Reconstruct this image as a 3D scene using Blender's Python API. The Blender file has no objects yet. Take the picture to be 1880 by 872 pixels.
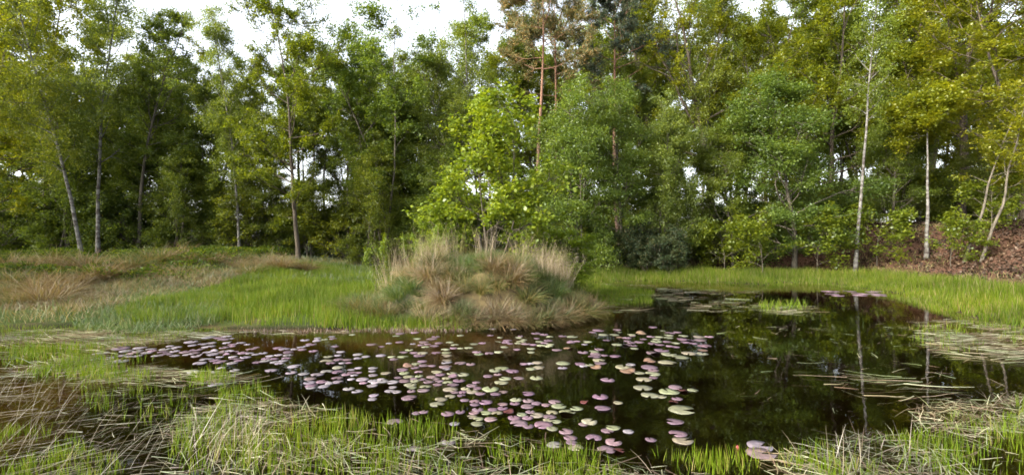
import bpy, math, random
import numpy as np

# ------------------------------------------------------------------ camera, sky, sun, exposure
scene = bpy.context.scene
COL = scene.collection
CAM_Z = 1.6
FPX, HORIZON = 888.0, 440.0          # focal length and horizon row of the 1880 px wide view

cam_data = bpy.data.cameras.new('camera')
cam_data.sensor_width = 36.0
cam_data.lens = 36.0 * FPX / 1880.0
cam_data.shift_y = (HORIZON - 436.0) / 1880.0
cam_data.clip_start = 0.1
cam_data.clip_end = 4000.0
cam = bpy.data.objects.new('camera', cam_data)
cam.location = (0, 0, CAM_Z)
cam.rotation_euler = (math.radians(90), 0, 0)
COL.objects.link(cam)
scene.camera = cam

SUN_EL, SUN_AZ = 26.0, -122.0          # degrees; azimuth from +Y (view direction), negative = to the left
world = bpy.data.worlds.new('World')
scene.world = world
world.use_nodes = True
nt = world.node_tree
nt.nodes.clear()
sky = nt.nodes.new('ShaderNodeTexSky')
sky.sky_type = 'NISHITA'
sky.sun_disc = False
sky.sun_elevation = math.radians(SUN_EL)
sky.sun_rotation = math.radians(SUN_AZ)
sky.air_density = 1.0
sky.dust_density = 3.0
bw = nt.nodes.new('ShaderNodeRGBToBW')
mixn = nt.nodes.new('ShaderNodeMix')
mixn.data_type = 'RGBA'
mixn.inputs['Factor'].default_value = 0.75      # thin white overcast takes most of the blue out
bg = nt.nodes.new('ShaderNodeBackground')
bg.inputs['Strength'].default_value = 0.15
outw = nt.nodes.new('ShaderNodeOutputWorld')
nt.links.new(sky.outputs[0], bw.inputs[0])
nt.links.new(sky.outputs[0], mixn.inputs[6])
nt.links.new(bw.outputs[0], mixn.inputs[7])
nt.links.new(mixn.outputs[2], bg.inputs['Color'])
nt.links.new(bg.outputs[0], outw.inputs['Surface'])

sun_data = bpy.data.lights.new('sun', 'SUN')
sun_data.energy = 1.5
sun_data.angle = math.radians(20.0)
sun_data.color = (1.0, 0.90, 0.74)
sun = bpy.data.objects.new('sun', sun_data)
a, e = math.radians(SUN_AZ), math.radians(SUN_EL)
to_sun = (math.sin(a) * math.cos(e), math.cos(a) * math.cos(e), math.sin(e))
from mathutils import Vector
sun.rotation_euler = Vector(to_sun).to_track_quat('Z', 'Y').to_euler()
sun.location = (-30, 0, 30)
COL.objects.link(sun)

scene.view_settings.view_transform = 'Standard'
scene.view_settings.look = 'None'
scene.view_settings.gamma = 1.0
scene.view_settings.exposure = 2.7
scene.cycles.filter_width = 1.7
scene.cycles.max_bounces = 8
scene.cycles.transparent_max_bounces = 8
scene.cycles.diffuse_bounces = 6
scene.cycles.glossy_bounces = 3
scene.cycles.transmission_bounces = 4
scene.cycles.caustics_reflective = False
scene.cycles.caustics_refractive = False

# ------------------------------------------------------------------ helpers
R = np.random.default_rng(7)


def nrm(v):
    return v / np.maximum(np.linalg.norm(v, axis=-1, keepdims=True), 1e-9)


def ground_xy(px, py):
    """photo pixel -> point of the water plane, metres"""
    y = CAM_Z * FPX / (py - HORIZON)
    return ((px - 940.0) / FPX * y, y)


def at(px, depth):
    return (px - 940.0) / FPX * depth


def make_mesh(name, chunks, mats, smooth=False):
    """chunks: list of (verts (N,3), faces (F,k) int array, material index)"""
    vs, loops, starts, totals, mi = [], [], [], [], []
    off = lo = 0
    for v, f, m in chunks:
        f = np.asarray(f)
        if len(f) == 0:
            continue
        vs.append(np.asarray(v, dtype=np.float32))
        loops.append((f + off).ravel())
        k = f.shape[1]
        starts.append(lo + np.arange(len(f)) * k)
        totals.append(np.full(len(f), k))
        mi.append(np.full(len(f), m))
        off += len(v)
        lo += f.size
    V = np.concatenate(vs)
    L = np.concatenate(loops).astype(np.int32)
    S = np.concatenate(starts).astype(np.int32)
    T = np.concatenate(totals).astype(np.int32)
    me = bpy.data.meshes.new(name)
    me.vertices.add(len(V))
    me.vertices.foreach_set('co', V.ravel())
    me.loops.add(len(L))
    me.loops.foreach_set('vertex_index', L)
    me.polygons.add(len(S))
    me.polygons.foreach_set('loop_start', S)
    try:
        me.polygons.foreach_set('loop_total', T)
    except Exception:
        pass
    for m in mats:
        me.materials.append(m)
    me.polygons.foreach_set('material_index', np.concatenate(mi).astype(np.int32))
    if smooth:
        me.polygons.foreach_set('use_smooth', np.ones(len(S), dtype=bool))
    me.update(calc_edges=True)
    return me


def link(name, data, parent=None, loc=None, **props):
    o = bpy.data.objects.new(name, data)
    COL.objects.link(o)
    if parent is not None:
        o.parent = parent
    if loc is not None:
        o.location = loc
    for k, v in props.items():
        if v is not None:
            o[k] = v
    return o


def vnoise(x, y, seed=0):
    """smooth value noise in [0,1]"""
    xi, yi = np.floor(x).astype(np.int64), np.floor(y).astype(np.int64)
    fx, fy = x - xi, y - yi
    fx, fy = fx * fx * (3 - 2 * fx), fy * fy * (3 - 2 * fy)

    def h(i, j):
        n = (i * 374761393 + j * 668265263 + seed * 1442695041) & 0x7fffffff
        n = ((n ^ (n >> 13)) * 1274126177) & 0x7fffffff
        return ((n ^ (n >> 16)) & 0xffff) / 65535.0
    return (h(xi, yi) * (1 - fx) + h(xi + 1, yi) * fx) * (1 - fy) + (h(xi, yi + 1) * (1 - fx) + h(xi + 1, yi + 1) * fx) * fy


def fbm(x, y, seed=0, oct=3):
    s, a_, t = 0, 1.0, 0
    for i in range(oct):
        s = s + a_ * vnoise(x * 2 ** i, y * 2 ** i, seed + i)
        t += a_
        a_ *= .5
    return s / t


def sstep(x, a_, b_):
    t = np.clip((x - a_) / (b_ - a_), 0, 1)
    return t * t * (3 - 2 * t)


def poly_sd(px_, py_, poly):
    """signed distance to a polygon, negative inside"""
    P = np.asarray(poly, dtype=float)
    d2 = np.full(px_.shape, 1e18)
    ins = np.zeros(px_.shape, dtype=bool)
    n = len(P)
    for i in range(n):
        ax, ay = P[i]
        bx, by = P[(i + 1) % n]
        ex, ey = bx - ax, by - ay
        wx, wy = px_ - ax, py_ - ay
        t = np.clip((wx * ex + wy * ey) / (ex * ex + ey * ey), 0, 1)
        d2 = np.minimum(d2, (wx - t * ex) ** 2 + (wy - t * ey) ** 2)
        c = ((ay > py_) != (by > py_))
        with np.errstate(divide='ignore', invalid='ignore'):
            xx = (bx - ax) * (py_ - ay) / (by - ay + 1e-12) + ax
        ins ^= c & (px_ < xx)
    return np.where(ins, -1, 1) * np.sqrt(d2)


# ------------------------------------------------------------------ materials
def new_mat(name):
    m = bpy.data.materials.new(name)
    m.use_nodes = True
    m.node_tree.nodes.clear()
    return m, m.node_tree.nodes, m.node_tree.links


def ramp(nodes, cols):
    r = nodes.new('ShaderNodeValToRGB')
    el = r.color_ramp.elements
    while len(el) > 1:
        el.remove(el[-1])
    el[0].position = cols[0][0]
    el[0].color = (*cols[0][1], 1)
    for p, c in cols[1:]:
        q = el.new(p)
        q.color = (*c, 1)
    return r


def leaf_mat(name, cols, trans=0.4, gloss=0.05, rough=0.45, tcol=(1.35, 1.25, 0.5), tint=True, patch=.9):
    """thin leaf or blade: diffuse + translucent + a little gloss; colour varies per leaf and per object tint"""
    m, N, L = new_mat(name)
    g = N.new('ShaderNodeNewGeometry')
    r = ramp(N, cols)
    L.new(g.outputs['Random Per Island'], r.inputs[0])
    # patchy colour over a metre or two
    tc = N.new('ShaderNodeTexCoord')
    pn = N.new('ShaderNodeTexNoise')
    pn.inputs['Scale'].default_value = patch
    pn.inputs['Detail'].default_value = 3
    L.new(tc.outputs['Object'], pn.inputs[0])
    pr = ramp(N, [(.30, (.68, .72, .80)), (.5, (1, 1, 1)), (.70, (1.22, 1.15, .95))])
    L.new(pn.outputs[0], pr.inputs[0])
    pm = N.new('ShaderNodeMix')
    pm.data_type = 'RGBA'
    pm.blend_type = 'MULTIPLY'
    pm.inputs['Factor'].default_value = 1.0
    L.new(r.outputs[0], pm.inputs[6])
    L.new(pr.outputs[0], pm.inputs[7])
    col = pm.outputs[2]
    if tint:
        oi = N.new('ShaderNodeObjectInfo')
        mu = N.new('ShaderNodeMix')
        mu.data_type = 'RGBA'
        mu.blend_type = 'MULTIPLY'
        mu.inputs['Factor'].default_value = 1.0
        L.new(col, mu.inputs[6])
        L.new(oi.outputs['Color'], mu.inputs[7])
        col = mu.outputs[2]
    d = N.new('ShaderNodeBsdfDiffuse')
    t = N.new('ShaderNodeBsdfTranslucent')
    tm = N.new('ShaderNodeMix')
    tm.data_type = 'RGBA'
    tm.blend_type = 'MULTIPLY'
    tm.inputs['Factor'].default_value = 1.0
    tm.inputs[7].default_value = (*tcol, 1)
    L.new(col, d.inputs['Color'])
    L.new(col, tm.inputs[6])
    L.new(tm.outputs[2], t.inputs['Color'])
    mx = N.new('ShaderNodeMixShader')
    mx.inputs[0].default_value = trans
    L.new(d.outputs[0], mx.inputs[1])
    L.new(t.outputs[0], mx.inputs[2])
    gl = N.new('ShaderNodeBsdfGlossy')
    gl.inputs['Roughness'].default_value = rough
    gl.inputs['Color'].default_value = (.9, .95, 1, 1)
    m2 = N.new('ShaderNodeMixShader')
    m2.inputs[0].default_value = gloss
    L.new(mx.outputs[0], m2.inputs[1])
    L.new(gl.outputs[0], m2.inputs[2])
    o = N.new('ShaderNodeOutputMaterial')
    L.new(m2.outputs[0], o.inputs[0])
    return m


def bark_mat(name, c1, c2, scale=(6, 6, 2), c3=None, split=None, bump=.4, ramp_pos=(.35, .65)):
    m, N, L = new_mat(name)
    tc = N.new('ShaderNodeTexCoord')
    mp = N.new('ShaderNodeMapping')
    mp.inputs['Scale'].default_value = scale
    L.new(tc.outputs['Object'], mp.inputs[0])
    no = N.new('ShaderNodeTexNoise')
    no.inputs['Scale'].default_value = 1.0
    no.inputs['Detail'].default_value = 5
    no.inputs['Roughness'].default_value = .65
    L.new(mp.outputs[0], no.inputs[0])
    r = ramp(N, [(ramp_pos[0], c1), (ramp_pos[1], c2)])
    L.new(no.outputs[0], r.inputs[0])
    col = r.outputs[0]
    if c3 is not None:            # other bark higher (or lower) on the stem
        sp = N.new('ShaderNodeSeparateXYZ')
        L.new(tc.outputs['Object'], sp.inputs[0])
        n2 = N.new('ShaderNodeTexNoise')
        n2.inputs['Scale'].default_value = 1.2
        L.new(tc.outputs['Object'], n2.inputs[0])
        ad = N.new('ShaderNodeMath')
        ad.operation = 'MULTIPLY_ADD'
        ad.inputs[1].default_value = 2.5
        L.new(n2.outputs[0], ad.inputs[0])
        L.new(sp.outputs[2], ad.inputs[2])
        mr = N.new('ShaderNodeMapRange')
        mr.inputs['From Min'].default_value = split[0] + 1.25
        mr.inputs['From Max'].default_value = split[1] + 1.25
        L.new(ad.outputs[0], mr.inputs[0])
        mi = N.new('ShaderNodeMix')
        mi.data_type = 'RGBA'
        r3 = ramp(N, [(.3, tuple(.55 * c for c in c3)), (.65, c3)])
        L.new(no.outputs[0], r3.inputs[0])
        L.new(mr.outputs[0], mi.inputs['Factor'])
        L.new(col, mi.inputs[6])
        L.new(r3.outputs[0], mi.inputs[7])
        col = mi.outputs[2]
    p = N.new('ShaderNodeBsdfPrincipled')
    p.inputs['Roughness'].default_value = .85
    p.inputs['Specular IOR Level'].default_value = .2
    L.new(col, p.inputs['Base Color'])
    b = N.new('ShaderNodeBump')
    b.inputs['Strength'].default_value = bump
    b.inputs['Distance'].default_value = .03
    L.new(no.outputs[0], b.inputs['Height'])
    L.new(b.outputs[0], p.inputs['Normal'])
    o = N.new('ShaderNodeOutputMaterial')
    L.new(p.outputs[0], o.inputs[0])
    return m


M_LEAF = leaf_mat('birch_leaf', [(0, (.066, .098, .016)), (.5, (.105, .145, .022)), (1, (.155, .190, .030))], .58, .02)
M_OAKLEAF = leaf_mat('oak_leaf', [(0, (.068, .094, .009)), (.5, (.112, .142, .012)), (1, (.170, .190, .016))], .58, .02)
M_NEEDLE = leaf_mat('pine_needle', [(0, (.040, .060, .030)), (.6, (.065, .085, .040)), (1, (.15, .115, .05))], .3, .015)
M_SAPLEAF = leaf_mat('sapling_leaf', [(0, (.10, .155, .010)), (.5, (.155, .215, .014)), (1, (.215, .26, .022))], .5, .03)
M_SHRUB = leaf_mat('shrub_leaf', [(0, (.05, .078, .014)), (.6, (.085, .125, .020)), (1, (.14, .18, .026))], .5, .02)
M_BIL = leaf_mat('bilberry_leaf', [(0, (0.035, 0.065, 0.01)), (.6, (0.07, 0.11, 0.012)), (1, (0.15, 0.18, 0.012))], .45, .01)
M_GRASS = leaf_mat('marsh_grass', [(0, (.055, .092, .008)), (.5, (.096, .152, .009)), (.8, (.125, .175, .012)), (1, (.19, .165, .06))], .45, .006)
M_REED = leaf_mat('shore_grass', [(0, (.050, .082, .006)), (.5, (.085, .130, .008)), (.8, (.125, .155, .016)), (.9, (.16, .14, .05)), (1, (.21, .175, .085))], .45, .006, patch=.5)
M_BLUEGRASS = leaf_mat('blue_green_grass', [(0, (0.052, 0.088, 0.024)), (.6, (0.085, 0.135, 0.036)), (1, (0.182, 0.175, 0.091))], .4, .015)
M_STRAW = leaf_mat('straw', [(0, (.045, .030, .020)), (.15, (.11, .075, .050)), (.4, (.19, .155, .10)), (.6, (.23, .225, .145)), (.82, (.14, .175, .08)), (1, (.32, .29, .21))], .25, gloss=.02)
M_DRY = leaf_mat('dry_grass', [(0, (0.110, 0.076, 0.040)), (.35, (0.178, 0.128, 0.066)), (.7, (0.24, 0.182, 0.10)), (.88, (0.1292, 0.1428, 0.0578)), (1, (0.2992, 0.2516, 0.17))], .3, .02)
M_MIXED = leaf_mat('half_green_grass', [(0, (0.068, 0.0986, 0.0306)), (.4, (0.102, 0.1292, 0.0408)), (.6, (0.17, 0.1496, 0.0612)), (1, (0.2584, 0.1972, 0.0952))], .35, .015)
M_STEM = leaf_mat('dry_stem', [(0, (.17, .14, .10)), (.5, (.27, .24, .185)), (1, (.37, .345, .28))], .2, .01)
M_LITTER = leaf_mat('fallen_leaf', [(0, (.022, .015, .010)), (.5, (.045, .030, .021)), (.85, (.075, .050, .035)), (1, (.13, .095, .07))], .15, .005, patch=.6)

B_OAK = bark_mat('dark_bark', (.030, .024, .018), (.085, .068, .048), (7, 7, 1.6))
B_ALDER = bark_mat('grey_bark', (.035, .031, .025), (.11, .095, .072), (6, 6, 2))
B_BIRCH = bark_mat('birch_bark', (.045, .038, .032), (.14, .136, .122), (2.6, 2.6, 6), c3=None, ramp_pos=(.42, .58), bump=.15)
B_PINE = bark_mat('pine_bark', (.045, .032, .025), (.13, .085, .06), (5, 5, 1.8), c3=(.17, .095, .06), split=(4.5, 8.0))
B_SAP = bark_mat('sapling_bark', (.035, .03, .023), (.11, .095, .07), (12, 12, 4))

# ------------------------------------------------------------------ terrain and water
SHORE_PX = [(0, 604), (120, 600), (250, 594), (430, 607), (600, 606), (850, 604), (880, 585), (960, 572), (1050, 568), (1090, 557), (1094, 545),
            (1085, 519), (1200, 516), (1330, 519), (1400, 524), (1440, 519), (1530, 522), (1640, 538), (1740, 566), (1800, 588), (1880, 606)]
SHORE = [ground_xy(*p) for p in SHORE_PX] + [(11.5, 6.5), (13, 0), (13, -3.0), (-12, -3.0), (-12.5, 6)]


def height(x, y, detail=True):
    x = np.asarray(x, dtype=float)
    y = np.asarray(y, dtype=float)
    sd = poly_sd(x, y, SHORE)
    far = np.sqrt(x * x + y * y)
    land = .03 + .10 * sstep(sd, 0, 1.5) + .12 * sstep(sd, 2, 12)
    left = .55 * sstep(sd, 3.0, 10.0) * sstep(-x, 5.5, 11.5)
    right = 2.1 * sstep(sd, 2.2, 9.5) * sstep(x, 3.0, 17)
    mid = .35 * sstep(sd, 9, 14) * sstep(x, -9, -3) * (1 - sstep(x, 3, 10))
    h = land + (left + right + mid) * (1 - sstep(far, 60, 200))
    if detail:
        h = h + (fbm(x * .5, y * .5, 3) - .5) * .16 * sstep(sd, 1, 6) + (fbm(x * 2.1, y * 2.1, 9) - .5) * .05 * sstep(sd, .2, 1.5)
    bed = -.05 - .16 * sstep(-sd, 0, 1.2) - .30 * sstep(-sd, 1.0, 4.0) + (fbm(x * 1.4, y * 1.4, 21) - .5) * .06
    # the water is shallow again at the near bank and along the left marsh
    shal = np.maximum(sstep(-x - .42 * y, 1.0, 3.2), sstep(4.4 - y + np.abs(x) * .12, 0, 1.8))
    bed = bed * (1 - .84 * shal)
    h = np.where(sd > 0, h, bed)
    h = np.where(y < .8, np.maximum(h, .25 * sstep(.8 - y, 0, 1.5) - .05), h)
    return h


def axis(lo, hi, step, far, n=22):
    inner = np.arange(lo, hi + step * .5, step)
    g = np.geomspace(step, far, n)
    return np.concatenate([lo - g[::-1], inner, hi + g])


def ground_sheet():
    xs = axis(-34, 34, .34, 1400)
    ys = axis(-4, 46, .34, 1500)
    X, Y = np.meshgrid(xs, ys)
    Z = height(X, Y)
    V = np.stack([X, Y, Z], -1).reshape(-1, 3)
    nx, ny = len(xs), len(ys)
    i = np.arange(nx - 1)[None, :] + np.arange(ny - 1)[:, None] * nx
    i = i.ravel()
    F = np.stack([i, i + 1, i + nx + 1, i + nx], -1)
    m, N, L = new_mat('ground')
    at1 = N.new('ShaderNodeAttribute')
    at1.attribute_name = 'litter'
    at2 = N.new('ShaderNodeAttribute')
    at2.attribute_name = 'peat'
    tc = N.new('ShaderNodeTexCoord')

    def noise(scale, detail=6):
        n = N.new('ShaderNodeTexNoise')
        n.inputs['Scale'].default_value = scale
        n.inputs['Detail'].default_value = detail
        n.inputs['Roughness'].default_value = .65
        L.new(tc.outputs['Object'], n.inputs[0])
        return n
    n1, n2 = noise(1.1), noise(14)
    g = ramp(N, [(.3, (.03, .04, .01)), (.5, (.05, .07, .012)), (.62, (.085, .07, .03)), (.75, (.11, .09, .045))])
    L.new(n1.outputs[0], g.inputs[0])
    l_ = ramp(N, [(.3, (.03, .017, .011)), (.5, (.07, .037, .024)), (.68, (.11, .062, .04)), (.8, (.075, .075, .02))])
    L.new(n2.outputs[0], l_.inputs[0])
    pe0 = ramp(N, [(.3, (.005, .0035, .0015)), (.7, (.014, .009, .004))])  # near-black mud, darkened to paint in the gloom of deep water
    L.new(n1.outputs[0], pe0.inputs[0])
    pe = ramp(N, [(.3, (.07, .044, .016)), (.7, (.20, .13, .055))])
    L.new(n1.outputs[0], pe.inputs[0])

    def mix(f, a_, b_):
        k = N.new('ShaderNodeMix')
        k.data_type = 'RGBA'
        L.new(f, k.inputs['Factor'])
        L.new(a_, k.inputs[6])
        L.new(b_, k.inputs[7])
        return k.outputs[2]
    c = mix(at1.outputs['Fac'], g.outputs[0], l_.outputs[0])
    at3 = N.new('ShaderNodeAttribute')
    at3.attribute_name = 'debris_deep_shade'
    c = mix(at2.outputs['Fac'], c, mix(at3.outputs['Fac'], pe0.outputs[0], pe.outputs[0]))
    p = N.new('ShaderNodeBsdfPrincipled')
    p.inputs['Roughness'].default_value = .95
    p.inputs['Specular IOR Level'].default_value = .1
    L.new(c, p.inputs['Base Color'])
    b = N.new('ShaderNodeBump')
    b.inputs['Strength'].default_value = .6
    b.inputs['Distance'].default_value = .05
    L.new(n2.outputs[0], b.inputs['Height'])
    L.new(b.outputs[0], p.inputs['Normal'])
    o = N.new('ShaderNodeOutputMaterial')
    L.new(p.outputs[0], o.inputs[0])
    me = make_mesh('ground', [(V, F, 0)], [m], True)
    sd = poly_sd(X, Y, SHORE)
    lit = np.maximum(sstep(sd, 2.0, 3.5) * sstep(X, 1, 6), sstep(sd, 10, 13) * sstep(X, -12, -6)) * (1 - sstep(np.hypot(X, Y), 48, 70))
    a1 = me.attributes.new('litter', 'FLOAT', 'POINT')
    a1.data.foreach_set('value', lit.ravel().astype(np.float32))
    a3 = me.attributes.new('debris_deep_shade', 'FLOAT', 'POINT')      # brown plant debris in shallows; deep bed painted dark for light lost in water
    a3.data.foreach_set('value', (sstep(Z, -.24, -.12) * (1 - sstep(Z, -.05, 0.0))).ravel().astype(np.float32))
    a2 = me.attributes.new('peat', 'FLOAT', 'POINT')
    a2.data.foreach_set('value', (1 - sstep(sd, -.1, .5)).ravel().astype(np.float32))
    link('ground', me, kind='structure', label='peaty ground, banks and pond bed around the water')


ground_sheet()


def water_sheet():
    xs = np.linspace(-22, 22, 23)
    ys = np.linspace(-5, 27, 17)
    X, Y = np.meshgrid(xs, ys)
    V = np.stack([X, Y, X * 0], -1).reshape(-1, 3)
    nx, ny = len(xs), len(ys)
    i = (np.arange(nx - 1)[None, :] + np.arange(ny - 1)[:, None] * nx).ravel()
    F = np.stack([i, i + 1, i + nx + 1, i + nx], -1)
    m, N, L = new_mat('pond_water')
    tc = N.new('ShaderNodeTexCoord')
    n = N.new('ShaderNodeTexNoise')
    n.inputs['Scale'].default_value = 5.0
    n.inputs['Detail'].default_value = 2
    L.new(tc.outputs['Object'], n.inputs[0])
    b = N.new('ShaderNodeBump')
    b.inputs['Strength'].default_value = .045
    b.inputs['Distance'].default_value = .02
    L.new(n.outputs[0], b.inputs['Height'])
    t = N.new('ShaderNodeBsdfTransparent')
    t.inputs['Color'].default_value = (.72, .56, .32, 1)
    g = N.new('ShaderNodeBsdfGlossy')
    g.inputs['Roughness'].default_value = .012
    g.inputs['Color'].default_value = (1, 1, 1, 1)
    L.new(b.outputs[0], g.inputs['Normal'])
    f = N.new('ShaderNodeFresnel')
    f.inputs['IOR'].default_value = 1.33
    L.new(b.outputs[0], f.inputs['Normal'])
    mx = N.new('ShaderNodeMixShader')
    L.new(f.outputs[0], mx.inputs[0])
    L.new(t.outputs[0], mx.inputs[1])
    L.new(g.outputs[0], mx.inputs[2])
    o = N.new('ShaderNodeOutputMaterial')
    L.new(mx.outputs[0], o.inputs[0])
    link('water', make_mesh('water', [(V, F, 0)], [m], True), kind='structure', label='dark peaty pond water mirroring the trees')


water_sheet()

# ------------------------------------------------------------------ shared plant geometry
def tubes(P, rad, sides):
    """P (B,k,3) polylines, rad (B,k) -> verts, quads"""
    B, k, _ = P.shape
    T = np.empty_like(P)
    T[:, 1:-1] = P[:, 2:] - P[:, :-2]
    T[:, 0] = P[:, 1] - P[:, 0]
    T[:, -1] = P[:, -1] - P[:, -2]
    T = nrm(T)
    ref = np.where(np.abs(T[:, :1, 2:3]) > .8, np.array([1., 0, 0]), np.array([0, 0, 1.]))
    U = nrm(np.cross(T, np.broadcast_to(ref, T.shape)))
    W = np.cross(T, U)
    an = np.arange(sides) * 2 * math.pi / sides
    ring = U[:, :, None] * np.cos(an)[None, None, :, None] + W[:, :, None] * np.sin(an)[None, None, :, None]
    V = P[:, :, None] + ring * rad[:, :, None, None]
    idx = np.arange(B * k * sides).reshape(B, k, sides)
    a_ = idx[:, :-1]
    b_ = idx[:, 1:]
    F = np.stack([a_, np.roll(a_, -1, 2), np.roll(b_, -1, 2), b_], -1).reshape(-1, 4)
    return V.reshape(-1, 3), F


def polylines(start, d, length, k, rng, grav=0., wander=.15):
    P = [start]
    d = nrm(d)
    p = start
    st = (length / (k - 1))[:, None]
    for i in range(k - 1):
        d = d + rng.normal(0, wander, d.shape)
        d[:, 2] += grav / (k - 1)
        d = nrm(d)
        p = p + d * st
        P.append(p)
    return np.stack(P, 1)


def sample(P, b, t):
    k = P.shape[1]
    f = t * (k - 1)
    i = np.minimum(f.astype(int), k - 2)
    u = (f - i)[:, None]
    a_, c = P[b, i], P[b, i + 1]
    return a_ * (1 - u) + c * u, nrm(c - a_)


def side_dir(d, ang, rng, flat=0.):
    u = rng.normal(0, 1, d.shape)
    u[:, 2] *= (1 - flat)
    perp = nrm(u - (u * d).sum(1, keepdims=True) * d)
    return nrm(d * np.cos(ang)[:, None] + perp * np.sin(ang)[:, None])


def leaves(c, rng, L, W, up=.6, droop=.2, fold=.12, adir=None):
    n = len(c)
    nn = rng.normal(0, 1, (n, 3))
    nn[:, 2] += up * 2
    nn = nrm(nn)
    ax = rng.normal(0, 1, (n, 3))
    if adir is not None:
        ax = adir * 1.6 + ax * .7
    ax[:, 2] -= droop
    ax = nrm(ax - (ax * nn).sum(1, keepdims=True) * nn)
    b_ = np.cross(nn, ax)
    s = rng.uniform(.65, 1.25, n)[:, None]
    A, Bv, C = ax * L * s, b_ * W * s, nn * L * s * fold
    V = np.stack([c - A * .5, c + Bv * .5 + C - A * .05, c + A * .5, c - Bv * .5 + C - A * .05], 1).reshape(-1, 3)
    F = np.arange(4 * n).reshape(n, 4)
    return V, F


def blades(base, d, length, width, rng, segs=3, bend=.6, face=None, taper=1.0, kink=0.):
    """grass blades: narrow tapering strips that bend over"""
    n = len(base)
    d = nrm(d)
    hor = d.copy()
    hor[:, 2] = 0
    rnd = rng.normal(0, 1, (n, 3))
    rnd[:, 2] = 0
    hor = nrm(hor + rnd * .25)
    side = nrm(np.cross(hor, np.array([0, 0, 1.])) + rng.normal(0, .35, (n, 3)))
    if face is not None:
        side = nrm(face + rng.normal(0, .3, (n, 3)))
    pts = [base]
    p = base
    dd = d
    bend = np.broadcast_to(np.asarray(bend, dtype=float), (n,))[:, None]
    for i in range(segs):
        p = p + dd * (length / segs)[:, None]
        pts.append(p)
        down = np.zeros_like(dd)
        down[:, 2] = -1
        dd = dd + (hor * .6 + down * .7) * bend / segs
        if kink:
            dd = dd + rng.normal(0, kink, dd.shape)
        dd = nrm(dd)
    P = np.stack(pts, 1)
    prof = np.array([1 - .9 * taper * (i / segs) ** 1.6 for i in range(segs + 1)])
    w = width[:, None, None] * prof[None, :, None] * .5
    V = np.stack([P - side[:, None] * w, P + side[:, None] * w], 2).reshape(-1, 3)
    i = (np.arange(n) * (segs + 1) * 2)[:, None] + np.arange(segs)[None] * 2
    F = np.stack([i, i + 1, i + 3, i + 2], -1).reshape(-1, 4)
    return V, F


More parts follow.
